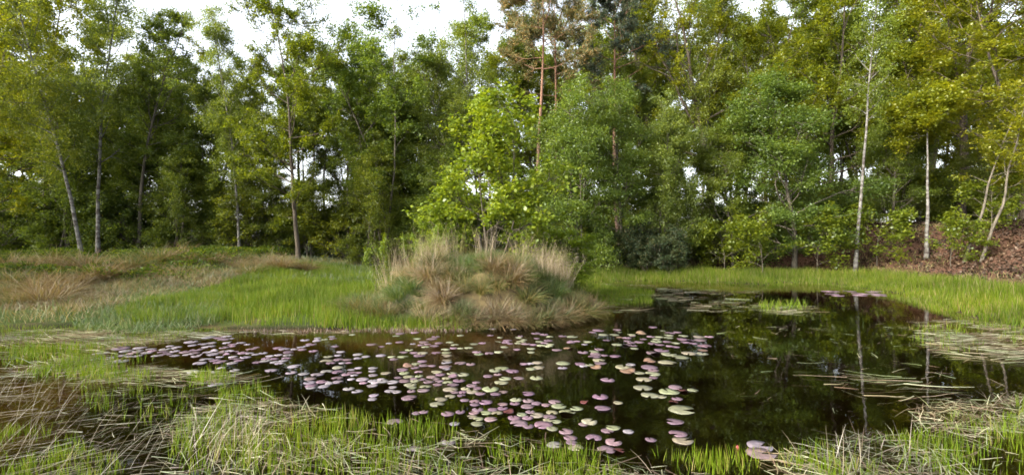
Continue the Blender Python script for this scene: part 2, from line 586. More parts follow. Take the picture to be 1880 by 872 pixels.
# ------------------------------------------------------------------ trees
def tree_proto(name, seed, H=12., r0=.16, t0=.25, n1=26, L1=2.6, prof=None, ang=(60, 35), grav1=.3, n2=9, len2=.45,
               n3=7, len3=.55, nleaf=22, leafL=.085, leafW=.06, spread=.10, flat=.3, droop3=0., lean=(0, 0), wander=.035,
               leaders=1, bark=None, leaf=None, up=.6, needle=False, sides1=5, prune=.28, fork=.35, dead=0, bare_tip=0., keep=None, wood3=False, ls=1.05, lm=1.6):
    """returns (height, trunk mesh, crown mesh)"""
    rng = np.random.default_rng(seed)
    prof = prof or (lambda t: np.sin(np.pi * np.clip(.15 + .8 * t, 0, 1)) ** .8)
    kt = 16
    wood = []
    st = np.zeros((1, 3))
    if leaders == 1:
        d = np.array([[lean[0], lean[1], 1.]])
        T = polylines(st, d, np.array([H]), kt, rng, .25, wander)
        T[:, :, :2] *= 1
        s = H / T[0, -1, 2]
        T[0, :, 2] *= s
        Tl = np.array([H])
        Tr = np.array([r0])
    else:
        d = rng.normal(0, fork, (leaders, 3))
        d[:, 2] = 1
        st = rng.normal(0, .12, (leaders, 3))
        st[:, 2] = 0
        Tl = H * rng.uniform(.72, 1., leaders)
        Tl[0] = H
        T = polylines(st, d, Tl, kt, rng, .35, wander * 1.3)
        Tr = r0 * rng.uniform(.7, 1., leaders)
    tt = np.linspace(0, 1, kt)
    trad = Tr[:, None] * (1.0 - .88 * tt[None] ** .9 + .35 * np.exp(-tt[None] * 30))
    T[:, 0, 2] -= .25
    wood.append((*tubes(T, trad, 8), 0))
    # first order
    nl = n1 * len(T)
    b = np.repeat(np.arange(len(T)), n1)
    t = t0 + (1 - t0) * (np.tile(np.arange(n1), len(T)) + rng.uniform(0, 1, nl)) / n1 * .985
    s1, d1 = sample(T, b, t)
    rel = (t - t0) / (1 - t0)
    an = np.radians(ang[0] + (ang[1] - ang[0]) * rel + rng.normal(0, 8, nl))
    az = np.tile(np.arange(n1), len(T)) * 2.39996 + rng.normal(0, .5, nl)
    hd = np.stack([np.cos(az), np.sin(az), np.zeros(nl)], -1)
    if keep is not None:
        hd = keep(hd, rel)
    dir1 = nrm(d1 * np.cos(an)[:, None] + hd * np.sin(an)[:, None])
    len1 = L1 * prof(rel) * rng.uniform(.65, 1.2, nl) + .25
    P1 = polylines(s1, dir1, len1, 8, rng, grav1, .13)
    r1 = np.interp(t, tt, 1.0 - .88 * tt ** .9) * Tr[b] * .42 * np.clip(len1 / L1, .35, 1.1)
    k8 = np.linspace(0, 1, 8)
    wood.append((*tubes(P1, r1[:, None] * (1 - .82 * k8)[None] + .004, sides1), 0))
    live = rng.uniform(0, 1, nl) > dead
    # second order
    m = np.maximum(2, rng.poisson(n2 * np.clip(len1 / L1, .25, 1.3)))
    m = np.where(live, m, 0)
    b2 = np.repeat(np.arange(nl), m)
    t2 = rng.uniform(.18, 1., len(b2)) ** .8
    s2, d2 = sample(P1, b2, t2)
    dir2 = side_dir(d2, rng.uniform(.45, 1.0, len(b2)), rng, flat)
    l2 = len1[b2] * len2 * (1.15 - .6 * t2) * rng.uniform(.6, 1.25, len(b2)) + .15
    P2 = polylines(s2, dir2, l2, 5, rng, grav1 * .5 - droop3 * .5, .16)
    ok = rng.uniform(0, 1, len(b2)) > prune
    P2, l2, b2 = P2[ok], l2[ok], b2[ok]
    k5 = np.linspace(0, 1, 5)
    wood.append((*tubes(P2, (.0045 + .011 * l2)[:, None] * (1 - .8 * k5)[None], 3), 0))
    # third order: leafy twigs
    b3 = np.repeat(np.arange(len(P2)), rng.poisson(n3, len(P2)))
    t3 = rng.uniform(.15, 1, len(b3))
    s3, d3 = sample(P2, b3, t3)
    dir3 = side_dir(d3, rng.uniform(.4, 1.1, len(b3)), rng, flat)
    l3 = len3 * rng.uniform(.5, 1.3, len(b3))
    P3 = polylines(s3, dir3, l3, 4, rng, -droop3, .14)
    if wood3:
        wood.append((*tubes(P3, np.full((len(P3), 4), .0035), 3), 0))
    cnt = rng.poisson(nleaf * lm, len(P3))
    leafL, leafW = leafL * ls, leafW * ls
    b4 = np.repeat(np.arange(len(P3)), cnt)
    c, dl = sample(P3, b4, rng.uniform(.05, 1., len(b4)))
    c = c + rng.normal(0, spread, c.shape) * np.array([1, 1, .7])
    if needle:
        V, F = leaves(c, rng, leafL, leafW, up, .0, .0, adir=dl + np.array([0, 0, .5]))
    else:
        V, F = leaves(c, rng, leafL, leafW, up)
    trunk = make_mesh(name + '_trunk', wood, [bark], True)
    crown = make_mesh(name + '_crown', [(V, F, 0)], [leaf])
    return H, trunk, crown


def narrow(t):
    return np.clip(1.05 - .75 * t, 0, 1) * np.clip(.55 + 2 * t, 0, 1)


def dome(t):
    return np.sqrt(np.clip(1 - (1.7 * t - .72) ** 2, .13, 1))


def conic(t):
    return np.clip(1.05 - t, .08, 1) ** .8


def top_heavy(t):
    return np.clip(.35 + 1.1 * t, 0, 1) * np.clip(2.6 - 2.1 * t, .3, 1)


PR = {}
birch_kw = dict(H=13, r0=.095, t0=.28, n1=34, L1=2.1, prof=narrow, ang=(52, 24), grav1=.1, n2=8, len2=.42, n3=7, len3=.65, nleaf=20,
                leafL=.07, leafW=.055, spread=.11, flat=.1, droop3=1.0, bark=B_BIRCH, leaf=M_LEAF, wander=.03)
PR['birch_a'] = tree_proto('birch_a', 11, **birch_kw)
PR['birch_b'] = tree_proto('birch_b', 12, **{**birch_kw, 'L1': 2.5, 'leaders': 2, 'fork': .10, 'n1': 20})
PR['birch_c'] = tree_proto('birch_c', 13, **{**birch_kw, 'n1': 24, 't0': .5, 'L1': 1.05, 'r0': .085, 'nleaf': 8, 'wander': .022})
oak_kw = dict(H=12, r0=.125, t0=.16, n1=30, L1=3.0, prof=dome, ang=(80, 35), grav1=.25, n2=9, len2=.45, n3=7, len3=.5, nleaf=20,
              leafL=.095, leafW=.065, spread=.09, flat=.6, bark=B_OAK, leaf=M_OAKLEAF, wander=.05, up=.9)
PR['oak_a'] = tree_proto('oak_a', 21, **oak_kw)
PR['oak_b'] = tree_proto('oak_b', 22, **{**oak_kw, 'L1': 3.5, 'leaders': 2, 'fork': .22, 'n1': 18})
PR['oak_c'] = tree_proto('oak_c', 23, **{**oak_kw, 't0': .3, 'L1': 3.8, 'n1': 22, 'ang': (65, 40), 'r0': .2, 'wander': .07})
ald_kw = dict(H=12, r0=.11, t0=.16, n1=32, L1=1.9, prof=narrow, ang=(62, 35), grav1=.3, n2=8, len2=.45, n3=7, len3=.45, nleaf=18,
              leafL=.085, leafW=.065, spread=.10, flat=.3, bark=B_ALDER, leaf=M_LEAF, wander=.04)
PR['alder_a'] = tree_proto('alder_a', 31, **ald_kw)
PR['alder_b'] = tree_proto('alder_b', 32, **{**ald_kw, 'leaders': 3, 'fork': .16, 'n1': 15, 'L1': 1.8, 'r0': .085})
PR['alder_c'] = tree_proto('alder_c', 33, **{**ald_kw, 't0': .35, 'L1': 2.3, 'prof': dome, 'n1': 26})
PR['alder_e'] = tree_proto('alder_e', 35, **{**ald_kw, 't0': .5, 'L1': 1.5, 'n1': 18, 'r0': .085, 'prof': dome})
PR['alder_d'] = tree_proto('alder_d', 34, **{**ald_kw, 'leaders': 4, 'fork': .2, 'n1': 12, 't0': .3, 'L1': 1.7, 'r0': .075, 'prof': top_heavy})
pine_kw = dict(H=15, r0=.15, t0=.66, n1=22, L1=2.6, prof=dome, ang=(85, 45), grav1=.35, n2=9, len2=.42, n3=8, len3=.40, nleaf=26,
               leafL=.15, leafW=.030, spread=.07, flat=.4, bark=B_PINE, leaf=M_NEEDLE, wander=.02, up=.3, needle=True, dead=.1)
PR['pine_a'] = tree_proto('pine_a', 41, **pine_kw)
PR['pine_b'] = tree_proto('pine_b', 42, **{**pine_kw, 't0': .55, 'n1': 26, 'L1': 2.5})
bush_kw = dict(H=6.5, r0=.08, t0=.07, lm=2.0, ls=1.0, prune=.12, n1=36, L1=1.7, prof=dome, ang=(70, 25), grav1=.35, n2=8, len2=.5, n3=7, len3=.4, nleaf=15,
               leafL=.065, leafW=.05, spread=.10, flat=.1, droop3=.25, bark=B_ALDER, leaf=M_LEAF, wander=.04)
PR['bush_a'] = tree_proto('bush_a', 51, **bush_kw)
PR['bush_b'] = tree_proto('bush_b', 52, **{**bush_kw, 'leaders': 3, 'n1': 14, 'fork': .25, 'r0': .06})
shr_kw = dict(H=2.4, r0=.03, t0=.05, n1=9, L1=1.0, prof=dome, ang=(65, 35), grav1=.3, n2=6, len2=.5, n3=6, len3=.28, nleaf=12, leaders=5, fork=.5,
              leafL=.065, leafW=.045, spread=.07, flat=.2, bark=B_ALDER, leaf=M_SHRUB, wander=.07, sides1=4, wood3=False)
PR['shrub_a'] = tree_proto('shrub_a', 61, **shr_kw)
PR['shrub_b'] = tree_proto('shrub_b', 62, **{**shr_kw, 'leaders': 4, 'L1': 1.3, 'flat': .5, 'leaf': M_OAKLEAF, 'nleaf': 9})
PR['conifer_shrub'] = tree_proto('conifer_shrub', 63, **{**shr_kw, 'leaders': 6, 'leaf': M_NEEDLE, 'needle': True, 'leafL': .10, 'leafW': .018, 'nleaf': 11, 'fork': .35, 'ang': (50, 25), 'L1': .8, 'ls': 1.5})
lean_kw = dict(H=7, r0=.06, t0=.42, n1=14, L1=1.3, prof=narrow, ang=(75, 40), grav1=.1, n2=6, len2=.45, n3=5, len3=.4, nleaf=11,
               leafL=.09, leafW=.065, spread=.09, flat=.4, bark=B_SAP, leaf=M_OAKLEAF, wander=.07, prune=.3, up=.9)
PR['sparse_a'] = tree_proto('sparse_a', 71, **{**lean_kw, 'lean': (.28, 0)})
PR['sparse_b'] = tree_proto('sparse_b', 72, **{**lean_kw, 'lean': (.36, .05), 'wander': .09})
PR['snag'] = tree_proto('snag', 73, **{**lean_kw, 'H': 6, 't0': .80, 'n1': 12, 'L1': .95, 'r0': .07, 'bark': B_BIRCH, 'wander': .02, 'nleaf': 20, 'n2': 8, 'n3': 7, 'prof': dome, 'prune': .05})
PR['sprig'] = tree_proto('sprig', 74, **{**lean_kw, 'H': 1.8, 'r0': .018, 't0': .2, 'n1': 12, 'L1': .75, 'len3': .25, 'flat': .7, 'nleaf': 8, 'prof': dome})


def ground_z(x, y):
    return float(height(np.array([x]), np.array([y]))[0])


def place_tree(proto, name, x, y, h, rot, label, cat='tree', group=None, tint=(1, 1, 1), wide=1.0, tilt=(0, 0), dz=0.):
    H, trunk, crown = PR[proto]
    s = h / H
    root = link(name, None, None, (x, y, ground_z(x, y) + dz), label=label, category=cat, group=group)
    root.empty_display_size = .2
    root.rotation_mode = 'ZYX'
    root.rotation_euler = (tilt[0], tilt[1], rot)
    root.scale = (s * wide, s * wide, s)
    link('trunk', trunk, root)
    c = link('crown', crown, root)
    c.color = (*tint, 1)
    return root


def tree_px(proto, name, px, depth, ytop, rot, label, **kw):
    """stand a tree at a bearing and distance, as tall as its top row asks for"""
    x, y = at(px, depth), depth
    if 230 < px < 830:
        ytop = ytop + 5          # side shoots overtop the leader in these
    h = CAM_Z + (HORIZON - ytop) / FPX * depth - ground_z(x, y)
    return place_tree(proto, name, x, y, h, rot, label, **kw)


Y_ = (1.16, 1.10, .78)     # yellower leaf
D_ = (.92, .96, .90)       # darker leaf
B_ = (.85, 1.0, 1.25)      # bluer leaf
N_ = (1., 1., 1.)
G_ = 'trees along the edge of the wood'
FRONT = [
    # proto, name, px, depth, ytop, rot, label, tint, wide, tilt
    ('oak_b', 'oak_tree', -25, 22, -60, .3, 'yellow-green oak cut by the left edge of the picture', Y_, 1.0, (0, 0)),
    ('birch_a', 'birch_tree', 152, 20.5, -70, 2.0, 'leaning white birch, leftmost of the two birch trunks at far left', (1.2, 1.1, .8), .9, (0, -.15)),
    ('birch_a', 'birch_tree', 180, 21.5, -90, 4.1, 'upright grey-white birch just right of the leaning birch', N_, .85, (0, -.015)),
    ('oak_a', 'oak_tree', 85, 25, -40, 1.2, 'leafy oak behind the leaning birch at far left', Y_, 1.0, (0, 0)),
    ('alder_c', 'alder_tree', 255, 23, 55, .8, 'dark slim alder with open crown right of the two left birches', D_, 1.0, (0, 0)),
    ('alder_a', 'alder_tree', 300, 24.5, 88, 2.6, 'dark slim alder with pointed top below the open sky', D_, 1.05, (0, 0)),
    ('alder_b', 'alder_tree', 368, 24, 92, .1, 'several-stemmed dark alder left of the pale-topped birch', D_, 1.0, (0, 0)),
    ('birch_a', 'birch_tree', 440, 22, 30, 1.0, 'pale-topped white birch standing clear against the sky left of centre', (1.1, 1.1, 1), .85, (0, -.02)),
    ('oak_a', 'oak_tree', 548, 21, 24, 3.3, 'layered oak with dark straight trunk between the pale-topped birch and the clump', (.95, 1.0, .9), .92, (0, 0)),
    ('alder_a', 'alder_tree', 625, 25, 78, 5.0, 'narrow alder squeezed between the layered oak and the many-stemmed clump', N_, 1.0, (0, 0)),
    ('alder_d', 'alder_tree', 705, 23, 32, .9, 'many-stemmed alder clump with sky showing between its dark stems', (.95, 1.05, .95), 1.05, (0, 0)),
    ('alder_b', 'alder_tree', 765, 24.5, 42, 2.2, 'full-crowned alder right of the many-stemmed clump', N_, 1.0, (0, 0)),
    ('birch_b', 'birch_tree', 886, 23.5, -60, .7, 'tall bright birch rising behind the maple sapling', (1.12, 1.1, 1), .95, (0, 0)),
    ('alder_c', 'alder_tree', 845, 22, 120, 3.7, 'lower leafy alder in front of the tall bright birch', N_, 1.0, (0, 0)),
    ('pine_a', 'pine_tree', 988, 23, -45, .4, 'Scots pine with straight orange trunk and rusty crown', (1.9, 1.45, 1.25), 1.0, (0, 0)),
    ('pine_b', 'pine_tree', 1018, 26, -30, 2.4, 'thinner Scots pine just right of the orange-trunked pine', (1.6, 1.3, 1.15), .9, (0, 0)),
    ('pine_b', 'pine_tree', 1137, 25, -20, 4.4, 'Scots pine with dark blue-grey crown right of the other pines', (.85, .95, 1.35), 1.05, (0, 0)),
    ('bush_b', 'young_birch', 1062, 20, 185, .2, 'bushy young birch standing below the pines', (.95, 1.05, 1.1), 1.05, (0, 0)),
    ('bush_a', 'young_birch', 1140, 21, 205, 1.9, 'dense young birch right of the bushy one below the pines', (.9, 1.0, .9), .9, (0, 0)),
    ('bush_b', 'young_birch', 1212, 21.5, 205, 3.0, 'pale young birch beside the dark juniper', (1.1, 1.1, 1.1), .85, (0, 0)),
    ('birch_a', 'birch_tree', 1288, 26, -60, 2.9, 'tall birch whose white stem shows high between oak branches', (1.25, 1.15, .9), .9, (0, .02)),
    ('oak_c', 'oak_tree', 1310, 24.5, -30, .55, 'oak with long dark curving branches reaching right', (1.2, 1.1, .8), 1.0, (0, .03)),
    ('oak_b', 'oak_tree', 1400, 27, 10, 2.0, 'yellow-green oak behind the rounded young birch', (1.15, 1.1, .8), 1.0, (0, 0)),
    ('bush_a', 'young_birch', 1458, 20.5, 188, .9, 'rounded grey-green young birch standing by the far shore grass', (.78, .90, 1.0), 1.3, (0, 0)),
    ('birch_c', 'birch_tree', 1569, 19.5, -40, .3, 'straight slender white birch mirrored in the pond', (1.12, 1.12, .85), .95, (0, .004)),
    ('oak_a', 'oak_tree', 1520, 25.5, -30, 4.0, 'broad leafy oak behind the slender white birch', (1.1, 1.08, .85), 1.05, (0, 0)),
    ('snag', 'birch_tree', 1701, 19, 195, 1.0, 'short broken birch with a yellow tuft of leaves on top', (1.3, 1.2, .75), 1.1, (0, .03)),
    ('oak_a', 'oak_tree', 1650, 24.5, -70, 5.2, 'tall golden oak between the slender birch and the broken birch', (1.12, 1.1, .78), 1.05, (0, 0)),
    ('oak_c', 'oak_tree', 1765, 24, -80, 2.1, 'tall golden oak behind the two leaning saplings', Y_, 1.05, (0, 0)),
    ('sparse_a', 'leaning_sapling', 1768, 17.5, 165, 0, 'bare-stemmed leaning sapling, left of the leaning pair', (1.3, 1.15, .7), 1.0, (0, .13)),
    ('sparse_b', 'leaning_sapling', 1800, 17, 150, 0, 'bare-stemmed leaning sapling, right of the leaning pair', (1.3, 1.15, .7), 1.0, (0, .16)),
    ('oak_b', 'oak_tree', 1880, 20.5, -130, 1.4, 'golden oak cut by the right edge of the picture', (1.28, 1.14, .72), 1.05, (0, 0)),
    ('bush_a', 'young_birch', 1640, 22, 215, 2.2, 'low bushy tree between the slender birch and the broken birch', (.9, .95, .85), 1.1, (0, 0)),
    ('bush_b', 'young_birch', 1850, 21, 230, .6, 'low bushy tree under the golden oaks at far right', (1.0, .95, .75), 1.2, (0, 0)),
    ('bush_a', 'young_birch', 1345, 21.5, 270, .6, 'low bushy tree under the long curving oak branches', (.95, .95, .75), 1.1, (0, 0)),
]
for pr, nm, px, dp, yt, rt, lb, tn, wd, tl in FRONT:
    tree_px(pr, nm, px, dp, yt, rt, lb, tint=tn, wide=wd, tilt=tl, group=G_)

# second and third rows of the wood, and unseen trees added past the left edge to shade the pond
rb = random.Random(5)
MARKS = [(-999, 'behind the two left birches'), (230, 'behind the dark slim alders'), (490, 'behind the layered oak'), (650, 'behind the many-stemmed clump'),
         (820, 'behind the maple sapling'), (960, 'behind the pines'), (1180, 'behind the junipers'), (1380, 'behind the rounded young birch'),
         (1560, 'right of the slender white birch'), (1730, 'behind the leaning saplings')]


def mark(px):
    return [m for p, m in MARKS if p <= px][-1]


BACK = []
for i in range(27):
    px = -60 + i * 76 + rb.uniform(-25, 25)
    right = px > 1180
    mid = 820 < px <= 1180
    yt = rb.uniform(-50, 30) if right else (rb.uniform(30, 90) if mid else (rb.uniform(-40, 20) if px < 190 else rb.uniform(95, 150)))
    BACK.append((px, rb.uniform(28, 33), yt, ['alder_c', 'oak_b', 'alder_a', 'birch_b', 'alder_d', 'oak_c'][i % 6], 'second row'))
for i in range(24):
    BACK.append((1000 + i * 41 + rb.uniform(-20, 20), rb.uniform(37, 46), rb.uniform(40, 110), ['oak_a', 'alder_b', 'oak_b', 'birch_a', 'oak_c'][i % 5], 'third row'))
for i in range(26):
    BACK.append((20 + i * 33 + rb.uniform(-14, 14), rb.uniform(23.5, 29), rb.uniform(120, 190), 'alder_e', 'slim stems'))
for i in range(3):
    BACK.append((640 + i * 80 + rb.uniform(-25, 25), rb.uniform(38, 46), rb.uniform(200, 280), ['alder_b', 'oak_a', 'bush_a', 'alder_d', 'oak_b', 'bush_b'][i % 6], 'third row'))
for px, dp, yt, pr, row in BACK:
    nm, kd = {'o': ('oak_tree', 'oak'), 'a': ('alder_tree', 'alder'), 'b': ('birch_tree', 'birch')}[pr[0]]
    tl = 'slim dark alder pole ' + mark(px) if row == 'slim stems' else '%s in the wood\'s %s, %s' % (kd, row, mark(px))
    tree_px(pr, nm, px, dp, yt, rb.uniform(0, 6.28), tl, tint=rb.choice([N_, D_, (.9, .95, .85), (1.1, 1.05, .85)]), wide=rb.uniform(.95, 1.15),
            group=row + ' of the wood ' + mark(px))
for i, (x, y) in enumerate([(-26, 17), (-29, 12), (-25, 7.5), (-30, 3), (-26, -2), (-33, 8), (-35, 15), (-31, -6), (-37, 0), (-34, 21)]):  # out of view, added to block sun from the left
    place_tree(['oak_a', 'alder_b', 'oak_b', 'birch_b', 'alder_c'][i % 5], 'oak_tree' if i % 5 in (0, 2) else 'alder_tree', x, y, rb.uniform(11, 13.5),
               rb.uniform(0, 6), 'unseen tree on the left bank, added to shade the pond', group='unseen trees added to shade the pond', tint=rb.choice([N_, Y_]))

# undergrowth bushes at the foot of the wood
UND = []
for i in range(26):
    px = 5 + i * 50 + rb.uniform(-15, 15)
    UND.append((px, rb.uniform(23.5, 27.5), rb.uniform(.8, 1.35), rb.choice(['shrub_a', 'shrub_b', 'shrub_a'])))
for i in range(17):
    UND.append((1310 + i * 36 + rb.uniform(-12, 12), rb.uniform(23, 28), rb.uniform(.7, 1.3), rb.choice(['shrub_a', 'shrub_b'])))
for i in range(9):
    UND.append((760 + i * 60 + rb.uniform(-15, 15), rb.uniform(29, 34), rb.uniform(1.2, 1.8), rb.choice(['shrub_a', 'shrub_b', 'shrub_a'])))
LOW = []
for i in range(15):
    LOW.append((-10 + i * 58 + rb.uniform(-16, 16), rb.uniform(22.5, 26), rb.uniform(235, 340), ['bush_b', 'bush_a'][i % 2]))
for px, dp, yt, pr in LOW:
    tree_px(pr, 'young_birch', px, dp, yt, rb.uniform(0, 6.28), '%s young birch under tall trees, %s' % ({'bush_a': 'single-stemmed', 'bush_b': 'several-stemmed'}[pr], mark(px)),
            tint=rb.choice([(1.0, 1.0, .9), (1.1, 1.05, .85), (.85, .92, .9)]), wide=1.25, group='young birches ' + mark(px))
for px, dp, s, pr in UND:
    x = at(px, dp)
    kd = {'shrub_a': 'dark dense', 'shrub_b': 'loose layered'}[pr]
    place_tree(pr, 'undergrowth_bush', x, dp, 2.3 * s, rb.uniform(0, 6.28), '%s low bush %s' % (kd, mark(px)), cat='bush',
               group='undergrowth bushes ' + mark(px), tint=rb.choice([N_, D_, (1.2, 1.15, .9)]), wide=1.15)
for px, dp, h, lb in [(1190, 20.5, 1.9, 'blue-grey juniper bush below the pale young birch, left of a pair'),
                      (1235, 20.2, 1.6, 'blue-grey juniper bush below the pale young birch, right of a pair')]:
    place_tree('conifer_shrub', 'juniper_bush', at(px, dp), dp, h, px, lb, cat='bush', tint=(.62, .72, .62), wide=1.2, group='juniper bushes')
for px, dp, h, lb in [(1400, 19, 1.9, 'bright green sprig of young oak left of the rounded young birch'),
                      (1500, 19.5, 2.0, 'bright green sprig of young oak right of the rounded young birch'),
                      (1610, 19.8, 1.9, 'bright green sprig of young oak right of the slender birch foot'),
                      (1745, 17.5, 1.5, 'bright green sprig on the leaf-strewn bank right of the broken birch'),
                      (1820, 18.5, 1.9, 'bright green sprig below the leaning saplings'),
                      (1330, 20.5, 1.9, 'bright green sprig right of the juniper bushes')]:
    place_tree('sprig', 'oak_sapling', at(px, dp), dp, h, px * .1, lb, cat='sapling', tint=(1.05, 1.1, .9), wide=1.1, group='young oak sprigs on the right bank')

# ------------------------------------------------------------------ grass tussocks and the mound
def tussock_mesh(name, seed, n, lmin, lmax, spread, tilt, bend, mat, w=.011):
    rng = np.random.default_rng(seed)
    az = rng.uniform(0, 2 * math.pi, n)
    r = spread * np.sqrt(rng.uniform(0, 1, n))
    base = np.stack([np.cos(az) * r, np.sin(az) * r, rng.uniform(-.05, .02, n)], -1)
    tl = tilt * (rng.uniform(0, 1, n) ** .7)
    az2 = az + rng.normal(0, .5, n)
    d = np.stack([np.cos(az2) * np.sin(tl), np.sin(az2) * np.sin(tl), np.cos(tl)], -1)
    ln = rng.uniform(lmin, lmax, n)
    V, F = blades(base, d, ln, w * rng.uniform(.6, 1.2, n), rng, 4, bend * rng.uniform(.5, 1.4, n))
    return make_mesh(name, [(V, F, 0)], [mat])


TUS_DRY = [tussock_mesh('tussock_dry', 100 + i, 420, .32, .72, .13, .85, 1.5, M_DRY) for i in range(3)]
TUS_MIX = [tussock_mesh('tussock_mixed', 110 + i, 400, .28, .60, .14, .80, 1.4, M_MIXED) for i in range(3)]
TUS_GRN = [tussock_mesh('tussock_green', 120 + i, 380, .24, .46, .16, .65, 1.0, M_BLUEGRASS) for i in range(2)]
TUS_STEM = [tussock_mesh('tussock_stems', 130 + i, 60, .75, 1.30, .24, .34, .5, M_STEM, .0065) for i in range(3)]

MC, MR = np.array([-.68, 10.65]), np.array([2.30, 1.78])


def mound_z(x, y):
    x, y = np.asarray(x, float), np.asarray(y, float)
    u, v = (x - MC[0]) / MR[0], (y - MC[1]) / MR[1]
    r = np.sqrt(u * u + v * v)
    rr = r * (1 + .16 * (fbm(x * .9 + 5, y * .9, 41) - .5) * 2)
    h = 1.08 * np.clip(1 - np.clip(rr, 0, 1.2) ** 3.1, -.3, 1) * (1 + .14 * u * (u < .45) - .10 * (u >= .45))
    return h + .46 * (fbm(x * 1.9, y * 1.9, 44, 2) - .5) * np.clip(1.2 - r, 0, 1)


def build_mound():
    root = link('grassy_mound', None, None, (MC[0], MC[1], 0), label='grassy mound of tan and green tussocks rising from the pond edge', category='mound')
    nr, na = 16, 48
    rr = np.linspace(0.02, 1.06, nr)
    aa = np.arange(na) * 2 * math.pi / na
    Rg, A = np.meshgrid(rr, aa, indexing='ij')
    X, Y = MC[0] + MR[0] * Rg * np.cos(A), MC[1] + MR[1] * Rg * np.sin(A)
    Z = mound_z(X, Y)
    V = np.stack([X - MC[0], Y - MC[1], Z], -1).reshape(-1, 3)
    i = (np.arange(nr - 1) * na)[:, None] + np.arange(na)[None]
    j = (np.arange(nr - 1) * na)[:, None] + (np.arange(na) + 1)[None] % na
    F = np.stack([i, i + na, j + na, j], -1).reshape(-1, 4)
    m = bark_mat('mound_soil', (.045, .032, .016), (.13, .10, .045), (6, 6, 6))
    link('soil', make_mesh('mound_soil', [(V, F, 0)], [m], True), root)
    rng = np.random.default_rng(77)
    pts = []
    tries = 0
    while len(pts) < 150 and tries < 9000:
        tries += 1
        a_, r = rng.uniform(0, 2 * math.pi), math.sqrt(rng.uniform(0, 1.06))
        p = np.array([MR[0] * r * math.cos(a_), MR[1] * r * math.sin(a_)])
        if all(np.hypot(*(p - q[0])) > .235 for q in pts):
            pts.append((p, r))
    e_ = .06
    for q, (p, r) in enumerate(pts):
        x, y = MC[0] + p[0], MC[1] + p[1]
        z = float(mound_z(x, y))
        gx = float(mound_z(x + e_, y) - mound_z(x - e_, y)) / (2 * e_)
        gy = float(mound_z(x, y + e_) - mound_z(x, y - e_)) / (2 * e_)
        n = Vector((-gx * .38, -gy * .38, 1)).normalized()
        leftlow = p[0] < -1.2 and z < .75
        k = float(fbm(np.array([x * 1.3 + 9]), np.array([y * 1.3]), 55)[0])
        if leftlow:
            pool = TUS_GRN if k < .6 else TUS_MIX
        elif k < .50:
            pool = TUS_GRN
        elif k < .63:
            pool = TUS_MIX
        else:
            pool = TUS_DRY
        me = pool[q % len(pool)]
        o = link('grass_tussock', me, root, (p[0], p[1], z))
        o.rotation_mode = 'QUATERNION'
        o.rotation_quaternion = n.to_track_quat('Z', 'Y') @ Vector((0, 0, 1)).rotation_difference(Vector((0, 0, 1)))
        s = rng.uniform(.6, 1.08) * (.95 if pool is TUS_GRN else 1)
        o.scale = (s, s, s * rng.uniform(.85, 1.1))
        c = rng.uniform(.55, 1.25)
        o.color = (c, c * rng.uniform(.93, 1.03), c * rng.uniform(.85, 1.05), 1)
    # fringe hanging over the waterline
    for q in range(44):
        a_ = q / 44 * 2 * math.pi + rng.uniform(-.05, .05)
        r = rng.uniform(.97, 1.06)
        pool = TUS_DRY if rng.uniform() < .7 else TUS_MIX
        o = link('grass_tussock', pool[q % 3], root, (MR[0] * r * math.cos(a_), MR[1] * r * math.sin(a_), rng.uniform(.02, .10)))
        o.rotation_mode = 'QUATERNION'
        o.rotation_quaternion = Vector((math.cos(a_) * .5, math.sin(a_) * .5, 1)).to_track_quat('Z', 'Y')
        s = rng.uniform(.65, 1.0)
        o.scale = (s, s, s * .9)
        c = rng.uniform(.6, 1.0)
        o.color = (c, c * .95, c * .92, 1)
    # low green apron at the left foot
    for q in range(22):
        x, y = rng.uniform(-3.5, -2.3), rng.uniform(9.2, 11.2)
        pool = TUS_GRN if rng.uniform() < .65 else TUS_MIX
        o = link('grass_tussock', pool[q % 2], root, (x - MC[0], y - MC[1], max(0, ground_z(x, y)) - .02))
        o.rotation_euler = (0, 0, rng.uniform(0, 6))
        s = rng.uniform(.7, 1.05)
        o.scale = (s, s, s)
        c = rng.uniform(.75, 1.2)
        o.color = (c, c, c * .9, 1)
    # tall dry stems standing along the crest and at both ends
    for q in range(33):
        u = rng.uniform(-.95, .92)
        v = rng.uniform(-.35, .6)
        if abs(u) < .35 and rng.uniform() < .35:
            continue
        x, y = MC[0] + MR[0] * u, MC[1] + MR[1] * v * math.sqrt(1 - u * u)
        o = link('dry_stems', TUS_STEM[q % 3], root, (x - MC[0], y - MC[1], float(mound_z(x, y)) + .05))
        o.rotation_euler = (rng.normal(0, .08), .25 * u + rng.normal(0, .08), rng.uniform(0, 6))
        s = rng.uniform(.7, 1.0) * (1.1 if abs(u + .75) < .2 else .9)
        o.scale = (s, s, s)
        o.color = (.95, .86, .72, 1)


build_mound()

